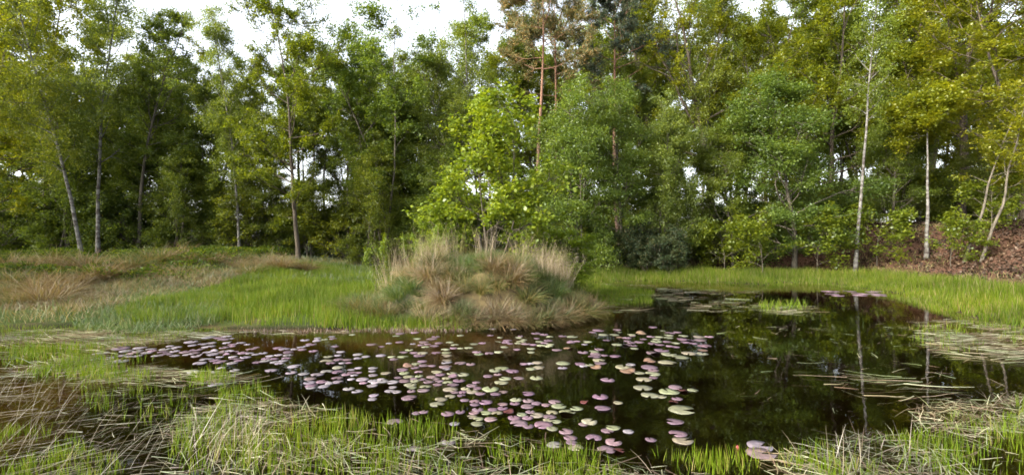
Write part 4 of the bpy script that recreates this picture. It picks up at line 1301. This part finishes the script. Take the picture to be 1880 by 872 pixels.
NOTED = {(1252, 752): 'largest pale green heart-shaped lily pad at the right side of the pads', (1238, 774): 'lone mauve lily pad below the large heart-shaped one',
         (1245, 796): 'mauve lily pad touching a green-centred one at lower right', (1254, 809): 'pinkish lily pad with green centre at lower right',
         (1225, 666): 'long pale green lily pad just above the withered one', (1395, 819): 'sky-silvered lily pad, upper one of the lone pair by the near straw',
         (1395, 832): 'mauve lily pad, lower one of the lone pair by the near straw', (724, 774): 'lone mauve lily pad lying at the edge of the near straw at left',
         (752, 730): 'large lone mauve lily pad with open water around it', (900, 715): 'large pale green lily pad in the middle of the near rows',
         (1113, 825): 'big mauve lily pad lowest of all, touching the near straw', (1091, 803): 'round mauve lily pad with notch toward the camera',
         (1042, 640): 'bright orange withered lily pad in front of the mound', (749, 672): 'orange withered lily pad left of the middle'}
rp = random.Random(31)
PADS = '''1.86,3.62,0.2,m 1.92,3.75,0.19,l 1.6,4.55,0.24,g 1.36,3.85,0.16,g 0.72,3.69,0.14,m 1.37,3.99,0.15,m 0.27,4.18,0.16,m 1.65,5.09,0.21,g 0.8,3.82,0.13,m 0.06,4.22,0.15,m 1.42,4.97,0.19,g 1.43,4.25,0.15,m 0.66,3.91,0.13,m 1.41,5.22,0.2,g 0.49,3.72,0.12,g 0.33,3.77,0.12,l -1.03,4.25,0.14,m 0.68,4.25,0.14,g 0.51,4.48,0.15,g -0.23,5.17,0.18,g 0.86,4.59,0.15,m 0.45,4.03,0.12,m -1.04,4.89,0.16,m -0.5,3.82,0.11,l 0.9,4.92,0.16,m 2.02,6.3,0.23,g 0.86,4.11,0.12,g 0.47,3.9,0.11,m 1.72,6.06,0.21,m 1.4,6.07,0.21,g 0.23,4.41,0.13,g 0.45,4.65,0.14,g 1.51,5.54,0.18,g -0.73,4.7,0.14,g -0.66,5.17,0.16,g 0.8,4.05,0.11,m -0.26,4.76,0.14,m -0.19,4.31,0.12,m 1.41,5.88,0.19,o 0.02,4.34,0.12,m 0.61,4.58,0.13,g 0.34,4.37,0.12,m 0.15,4.64,0.13,m 2.29,6.59,0.22,g 1.68,5.77,0.18,g -0.59,4.44,0.12,m 0.81,3.67,0.09,r -0.3,4.2,0.11,g -0.12,5.41,0.16,g -0.76,3.7,0.09,l -3.4,5.43,0.16,m 1.77,5.24,0.15,m 1.09,5.51,0.16,m -0.71,4.84,0.13,g -3.27,5.34,0.15,l -5.75,7.12,0.23,m 0.47,3.81,0.09,m 0.34,4.09,0.1,g 2.19,6.76,0.21,g 0.14,4.15,0.1,m 1.11,3.87,0.09,m -5.16,6.38,0.19,l -0.14,4.47,0.11,g 0.37,4.48,0.11,g -0.13,6.01,0.17,g 0.17,5.03,0.13,m 0.42,4.77,0.12,m 0.66,6.26,0.18,g -2.2,5.3,0.14,m -1.12,5.33,0.14,g 2.16,6.99,0.21,m 0.28,5.59,0.15,g -0.32,4.55,0.11,m -0.42,5.09,0.13,g 0.04,4.83,0.12,g -5.78,6.8,0.2,l 2.49,6.81,0.2,g -0.94,5.13,0.13,m -2.26,5.41,0.14,l 0.97,4.03,0.09,l 0.14,4.34,0.1,m -2.31,5.73,0.15,l -0.6,5.48,0.14,m 1.14,6.27,0.17,m -5.42,6.53,0.18,l -0.94,5.26,0.13,g -1.71,5.53,0.14,l 0.33,6.05,0.16,g 0.09,4.43,0.1,g -2.05,5.28,0.13,l 1.99,6.82,0.19,m -0.08,5.57,0.14,g -0.84,6.09,0.16,m -2.75,6.11,0.16,l -0.35,4.47,0.1,m -0.24,4.47,0.1,g -2.44,6.38,0.17,g -2.25,5.87,0.15,l 0.01,5.88,0.15,m 0.62,4.19,0.09,m -0.03,4.5,0.1,r 0.16,4.8,0.11,m -0.5,4.2,0.09,l -1.63,5.1,0.12,l -4.08,6.46,0.17,l -5.56,6.48,0.17,l -0.18,4.55,0.1,m -1.34,5.43,0.13,l 0.39,4.25,0.09,g 1.66,4.86,0.11,m -2.14,5.44,0.13,m -4.04,6.26,0.16,l -0.58,5.73,0.14,g -1.46,5.46,0.13,l 2.9,7.28,0.2,m -1.75,5.18,0.12,l -0.09,4.59,0.1,m -1.22,5.48,0.13,m 0.32,4.29,0.09,g 1.52,4.93,0.11,g -0.3,4.32,0.09,g -0.63,4.94,0.11,g 1.13,6.62,0.17,m 1.81,6.37,0.16,o -2.32,5.56,0.13,m -2.11,5.85,0.14,m -3.86,5.86,0.14,l -0.36,4.37,0.09,g -4.97,7.93,0.22,l -0.36,4.69,0.1,m -2.02,5.59,0.13,m 1.15,6.42,0.16,g -1.53,5.3,0.12,l -0.44,5.3,0.12,m -5.54,6.95,0.18,l -0.09,4.7,0.1,m -0.17,5.01,0.11,m -4.53,7.22,0.19,l -0.33,5.02,0.11,m -0.21,5.9,0.14,g -0.65,5.33,0.12,m 0.03,4.72,0.1,m 0.24,4.72,0.1,m -2.94,5.91,0.14,l -3.28,5.63,0.13,l 1.73,5.92,0.14,m -1.21,5.65,0.13,g -4.83,6.76,0.17,m 0.88,6.23,0.15,m -1.35,5.95,0.14,m -0.88,4.46,0.09,m -0.67,6.27,0.15,m -5.34,6.82,0.17,m -0.37,4.79,0.1,m -1.29,5.11,0.11,l -0.72,5.42,0.12,g -0.82,4.49,0.09,m -0.48,4.49,0.09,m 0.17,4.49,0.09,m -1.96,5.44,0.12,l -0.94,5.44,0.12,m 1.92,5.14,0.11,g -5.49,7.14,0.18,l -2.18,6.05,0.14,g -2.48,5.76,0.13,l 1.05,6.06,0.14,o 3,7.69,0.2,m -1.51,5.79,0.13,g 1.53,5.8,0.13,g -1.28,6.67,0.16,m -2.65,5.81,0.13,l -1.08,5.22,0.11,g -0.91,5.84,0.13,g -5.01,7.55,0.19,l -4.58,7.02,0.17,m -4.18,6.76,0.16,l 1.17,6.77,0.16,m 0.08,5.59,0.12,m 2.67,6.79,0.16,g -1.42,4.97,0.1,l -0.94,5.64,0.12,m -5.17,6.85,0.16,l -3.63,6.27,0.14,l -0.82,5.34,0.11,m 0.33,4.68,0.09,m -0.28,5.67,0.12,m 0.33,6.29,0.14,g -4.98,7.16,0.17,l -0.85,6.3,0.14,l -4.65,6.89,0.16,m -1.49,6.6,0.15,g 1.42,6.64,0.15,m -0.85,5.73,0.12,m -4.33,6.65,0.15,l -1.21,5.08,0.1,l -1.96,5.74,0.12,m 1.04,4.74,0.09,g -0.9,6.67,0.15,g -3.25,6.38,0.14,l 0.71,4.76,0.09,r 1.59,4.76,0.09,r 1.81,5.11,0.1,r -1.29,5.79,0.12,g -0.72,5.79,0.12,g -3.95,6.42,0.14,m 2.27,7.6,0.18,g -1.1,5.48,0.11,g -1.58,5.48,0.11,l -2.31,6.45,0.14,m -1.32,6.14,0.13,o -5.06,7.06,0.16,l -1.12,6.15,0.13,m -3.33,7.07,0.16,l -0.47,4.82,0.09,m -2.14,7.38,0.17,m 3.08,7.96,0.19,g -0.5,5.19,0.1,g -1.4,4.85,0.09,l -0.37,5.21,0.1,m -0.88,5.56,0.11,m -2.17,5.22,0.1,l -1.23,6.22,0.13,g 1.01,6.86,0.15,m -4.62,7.75,0.18,m -3.62,6.57,0.14,l 1.17,6.91,0.15,g -3.31,6.3,0.13,m 0.23,5.98,0.12,g -0.69,5.66,0.11,m -5.36,6.66,0.14,l -1.73,6.02,0.12,l 0.63,6.02,0.12,l -0.52,4.97,0.09,m -1.81,6.68,0.14,l -3.81,6.36,0.13,m -1.18,6.36,0.13,m 0.65,7.02,0.15,m -1.64,5.71,0.11,l 1.52,8.53,0.2,m -4.51,6.74,0.14,l -2.15,6.74,0.14,l 0.99,7.97,0.18,g 1.6,7.37,0.16,g -0.46,6.76,0.14,g -3.07,7.39,0.16,m -2.19,6.44,0.13,m 2.17,7.44,0.16,m -0.6,5.07,0.09,m -0.52,5.07,0.09,m -3.72,6.48,0.13,m -1.26,6.82,0.14,g -0.09,5.08,0.09,m -3.8,6.83,0.14,m -0.82,5.46,0.1,m -1.29,7.78,0.17,m -0.93,6.84,0.14,g -1.06,5.1,0.09,m -3.59,5.84,0.11,l 1.52,6.19,0.12,l -3.18,6.87,0.14,m -0.53,6.2,0.12,m 1.54,8.14,0.18,g -4.97,6.89,0.14,m -2.51,6.61,0.13,g -2.35,6.27,0.12,m -5.38,6.96,0.14,l -3.4,5.93,0.11,l -0.07,5.94,0.11,m -0.76,5.58,0.1,g 2.2,8.26,0.18,o -5.16,6.66,0.13,l 2.76,7,0.14,o -3.1,6.32,0.12,l -4.9,6.67,0.13,l 2.71,8.29,0.18,m 1.64,5.61,0.1,m -3.1,6.69,0.13,l 2.25,7.36,0.15,m -1.29,5.24,0.09,l 1.27,7.05,0.14,m -5.27,7.06,0.14,l -3.81,7.06,0.14,m -3.02,6.38,0.12,l -1.09,5.66,0.1,g 0.21,7.42,0.15,m -3.61,6.4,0.12,m -0.86,6.4,0.12,g -1.21,6.04,0.11,m 2.73,7.76,0.16,m -3.45,7.13,0.14,m -4.66,7.49,0.15,l -0.32,6.81,0.13,m -4.48,6.83,0.13,m -4.27,7.18,0.14,m -0.17,5.74,0.1,m -1.07,6.84,0.13,m -4.13,6.85,0.13,m -3.19,6.5,0.12,m -2.03,5.37,0.09,l -1.38,7.55,0.15,m 1.99,7.56,0.15,m -3.04,6.52,0.12,m -0.5,6.88,0.13,m -0.19,6.88,0.13,g 1.18,7.57,0.15,g -1.9,8.23,0.17,m 0.14,7.58,0.15,g 0.99,6.17,0.11,g -1.66,5.4,0.09,m -1.53,5.4,0.09,l -0.4,5.41,0.09,m -1.17,7.27,0.14,m -4.83,6.93,0.13,l -4.06,6.94,0.13,l -2.85,6.94,0.13,m -3.8,6.59,0.12,l 0.15,6.22,0.11,m -0.07,7.65,0.15,m -1.13,5.84,0.1,m 0.44,7.31,0.14,g 0.23,6.24,0.11,l -2,6.62,0.12,l 1.75,7.34,0.14,m -3.01,6.25,0.11,l 10.5,13.82,0.36,m 2.85,8.05,0.16,g -3.83,6.29,0.11,m -4.65,6.67,0.12,l -0.97,7.04,0.13,g -4.73,7.4,0.14,l 10.01,13.92,0.36,m 1.72,8.13,0.16,g -1.03,5.54,0.09,m -1.5,5.54,0.09,l -1.84,5.54,0.09,l 0.28,7.09,0.13,g -1.13,5.56,0.09,m 0.82,7.11,0.13,o -0.81,5.98,0.1,l -4.41,7.49,0.14,l -4.2,7.49,0.14,l -0.64,7.14,0.13,g -4.78,7.87,0.15,m 1.87,7.87,0.15,m -1.32,5.6,0.09,m 2.55,7.88,0.15,g -3.62,6.02,0.1,l -1.91,6.02,0.1,l 10.75,14.17,0.36,m 2.7,7.55,0.14,m 0.41,8.26,0.16,m -3.51,6.82,0.12,l 10.69,14.2,0.36,m 9.41,14.22,0.36,m 2.43,7.58,0.14,m -1.39,6.84,0.12,m -1.58,6.47,0.11,m -1.54,6.86,0.12,m -4.33,6.87,0.12,l 0.55,7.25,0.13,g -4.71,7.99,0.15,l -3.31,6.5,0.11,m -2.44,6.89,0.12,l 0.9,6.11,0.1,l -1.86,5.7,0.09,l -2.08,6.52,0.11,l 0.57,7.66,0.14,m -1.01,6.13,0.1,m -3.29,7.69,0.14,l -5.17,6.95,0.12,m 2.62,8.07,0.15,g -4.26,7.36,0.13,m -1.64,6.59,0.11,g 0.58,7.37,0.13,g 10.35,14.27,0.35,m -1.49,7,0.12,g -3.05,7.03,0.12,m 0.54,8.16,0.15,m -0.58,7.42,0.13,g -3.33,6.65,0.11,l 10.29,14.39,0.35,m -1.85,5.82,0.09,m -1.93,5.83,0.09,m -1.13,7.48,0.13,m 2.53,7.48,0.13,g 10.99,14.78,0.36,m 1.8,7.11,0.12,g -3.24,6.71,0.11,l 1.85,7.51,0.13,m -1.7,5.88,0.09,l -0.1,7.52,0.13,m 0.91,7.52,0.13,m -0.86,7.13,0.12,m -3.57,6.74,0.11,l -1.75,7.54,0.13,m 2.42,7.95,0.14,g 9.3,13.8,0.32,m 9.91,14.93,0.36,m 9.78,14.93,0.36,m -3.13,7.18,0.12,l -1.25,7.96,0.14,m 0.43,7.58,0.13,g 3.25,7.97,0.14,m 11.29,14.96,0.36,m 10.43,14.96,0.36,m -1.29,7.2,0.12,g -1.98,5.95,0.09,l 2.29,7.99,0.14,m -0.11,7.21,0.12,g 2.44,7.21,0.12,m 9.79,15,0.36,m -3.69,6.81,0.11,l -3.08,7.63,0.13,l 0.84,8.02,0.14,m 2.82,7.66,0.13,m 2.37,7.27,0.12,m 0.27,6.87,0.11,g 2.57,8.84,0.16,m -3.95,6.89,0.11,m -4.84,7.32,0.12,l 2.01,8.13,0.14,g -0.87,7.35,0.12,g -4.28,6.94,0.11,l 2.32,7.76,0.13,g 0.32,7.36,0.12,m -1.53,7.79,0.13,g 1.86,8.57,0.15,m -3.98,6.59,0.1,l 2.79,7.45,0.12,m 0.07,7.04,0.11,m -0.46,7.47,0.12,m -5.23,6.62,0.1,l 0.5,7.48,0.12,m -1.67,8.31,0.14,m -0.97,7.52,0.12,g 2.86,8.36,0.14,m -2.41,6.69,0.1,l 1.28,6.69,0.1,m -2.2,6.27,0.09,l -2.12,6.29,0.09,m 1.82,7.64,0.12,m -1.96,7.23,0.11,m -4.2,7.25,0.11,m -2.65,7.25,0.11,m -5.14,7.27,0.11,l -2.89,7.81,0.12,m -1.29,7.39,0.11,m -3.15,7.85,0.12,l 0.11,7.9,0.12,g 0.62,7.97,0.12,g -3.18,7.06,0.1,l -1.92,8.02,0.12,g 1.02,7.6,0.11,m -0.86,8.07,0.12,g 1.5,7.68,0.11,m -3.98,6.74,0.09,m 0.19,7.71,0.11,g -3,7.74,0.11,g -0.35,8.66,0.13,l 1.84,7.29,0.1,m 2.11,7.77,0.11,m -1.38,7.33,0.1,m 1.38,8.34,0.12,m 1.84,8.34,0.12,g 1.11,7.39,0.1,l -0.02,7.44,0.1,m 1.76,7.93,0.11,o -1.9,7.46,0.1,l 0.09,7.46,0.1,g -2.97,7.97,0.11,l -0.22,7.56,0.1,g -0.36,8.08,0.11,m -0.76,7.12,0.09,g -2.69,8.14,0.11,g -3.79,7.18,0.09,m -3.09,7.28,0.09,l -4.54,7.82,0.1,l 0.4,7.82,0.1,m -4.04,7.38,0.09,l -1.52,7.42,0.09,l 2,8.03,0.1,m 0.03,8.63,0.11,l -0.2,7.9,0.09,g 0.14,8.02,0.09,m 2.65,8.48,0.09,g'''
PADLIST = []
for tok in PADS.split():
    f_ = tok.split(',')
    PADLIST.append((float(f_[0]), float(f_[1]), float(f_[2]), f_[3]))
noted_left = dict(NOTED)
far_chunks = []
far_cols = []
for i, (x, y, dia, c) in enumerate(PADLIST):
    rot = rp.uniform(0, 2 * math.pi)
    base = PADCOL[c]
    if c == 'm' and rp.random() < .15:
        base = (.20, .135, .15)
    if c == 'g' and rp.random() < .3:
        base = (.235, .205, .15)
    k = rp.uniform(.60, .88)
    colr = (base[0] * k, base[1] * k * rp.uniform(.93, 1.07), base[2] * k * rp.uniform(.9, 1.05))
    curl = y < 12 and (c in 'r' or (c == 'o' and rp.random() < .6) or rp.random() < .04)
    mi = 7 + rp.randrange(3) if curl else rp.randrange(7)
    z = .002 + (i % 29) * .00012
    if i < 300:
        px, py = 940 + x / y * FPX, HORIZON + CAM_Z * FPX / y
        lab = None
        for kk in list(noted_left):
            if abs(kk[0] - px) < 5 and abs(kk[1] - py) < 4:
                lab = noted_left.pop(kk)
                break
        gname = '%s lily pads %s' % (PADWORD[c], pad_zone(x, y))
        size = 'large ' if dia > .165 else ('small ' if dia < .115 else '')
        nn = min(math.hypot(x - p[0], y - p[1]) for p in PADLIST if p[:2] != (x, y))
        lab2 = '%s%s lily pad %s %s' % (size, PADWORD[c], 'alone' if nn > .22 else ('crowded' if nn < .12 else 'floating'), pad_zone(x, y))
        o = link('lily_pad', PADM[mi], None, (x, y, z), label=lab or lab2, category='lily pad', group='lily pads on the dark water' if lab else gname)
        o.rotation_euler = (rp.uniform(-.035, .035), rp.uniform(-.035, .035), rot)
        sx = dia * rp.uniform(.95, 1.05)
        o.scale = (sx, dia * 1.0, dia)
        o.color = (*colr, 1)
    else:
        V, t_, q_ = PADG[mi]
        ca, sa = math.cos(rot), math.sin(rot)
        W = np.column_stack([(V[:, 0] * ca - V[:, 1] * sa) * dia + x, (V[:, 0] * sa + V[:, 1] * ca) * dia + y, V[:, 2] * dia + z])
        far_chunks.append((W, t_, q_, c))


def far_pads():
    cols = 'mglor'
    mats = []
    for c in cols:
        m = M_PAD.copy()
        m.name = 'far_lily_pad_' + {'m': 'mauve', 'g': 'green', 'l': 'lilac', 'o': 'orange', 'r': 'red'}[c]  # lilac holds the painted sky reflection
        N, L = m.node_tree.nodes, m.node_tree.links
        oi = [n for n in N if n.type == 'OBJECT_INFO'][0]
        g = N.new('ShaderNodeNewGeometry')
        b0 = PADCOL[c]
        r = ramp(N, [(0, tuple(.75 * v for v in b0)), (1, tuple(1.2 * v for v in b0))])
        L.new(g.outputs['Random Per Island'], r.inputs[0])
        for l in list(oi.outputs['Color'].links):
            L.new(r.outputs[0], l.to_socket)
        mats.append(m)
    # join triangles and quads of a pad on shared vertices so that each stays one island
    ch = []
    for W, t_, q_, c in far_chunks:
        tq = np.concatenate([t_, q_[:, [0, 1, 2]], q_[:, [0, 2, 3]]])
        ch.append((W, tq, cols.index(c)))
    o = link('small_lily_pads', make_mesh('small_lily_pads', ch, mats), kind='stuff', label='small far lily pads packed between the larger ones')


far_pads()


# one red lily bud beside the lone pair of pads
def lily_bud():
    x, y = ground_xy(1354, 824)
    prof = [(.55 * r_, .55 * z_) for r_, z_ in [(.004, -.05), (.006, 0), (.016, .012), (.020, .026), (.015, .042), (.005, .054), (.001, .057)]]
    n = 10
    V = np.array([[r * math.cos(a_), r * math.sin(a_), z] for r, z in prof for a_ in np.arange(n) * 2 * math.pi / n])
    F = [[k * n + j, k * n + (j + 1) % n, (k + 1) * n + (j + 1) % n, (k + 1) * n + j] for k in range(len(prof) - 1) for j in range(n)]
    m = bark_mat('lily_bud', (.16, .03, .035), (.26, .06, .055), (40, 40, 20), bump=.1)
    root = link('lily_bud', make_mesh('lily_bud', [(V, np.array(F), 0)], [m], True), None, (x, y, 0), label='small red water lily bud left of the lone pair of pads', category='flower bud')
    pm, pf = [], []
    for k in range(4):
        a_ = k * math.pi / 2 + .3
        u, w_ = np.array([math.cos(a_), math.sin(a_), 0]), np.array([-math.sin(a_), math.cos(a_), 0])
        V = np.array([u * .008 + [0, 0, .002], u * .0117 + w_ * .006 + [0, 0, .013], u * .005 + [0, 0, .031], u * .0117 - w_ * .006 + [0, 0, .013]])
        link('sepal', make_mesh('sepal', [(V, np.array([[0, 1, 2, 3]]), 0)], [m]), root)


lily_bud()


# ------------------------------------------------------------------ look-alikes are told apart by their order from the left
def tell_apart():
    words = 'first second third fourth fifth sixth seventh eighth ninth tenth eleventh twelfth thirteenth fourteenth fifteenth sixteenth seventeenth eighteenth nineteenth twentieth'.split()
    by = {}
    for o in scene.objects:
        if o.parent is None and 'category' in o.keys():
            by.setdefault(o['label'], []).append(o)
    for lb, os_ in by.items():
        if not 1 < len(os_) <= len(words):
            continue
        os_.sort(key=lambda o: o.location.x / max(o.location.y, .5))
        for k, o in enumerate(os_):
            o['label'] = lb + (', leftmost' if k == 0 else ', rightmost' if k == len(os_) - 1 else ', %s from left' % words[k])


tell_apart()
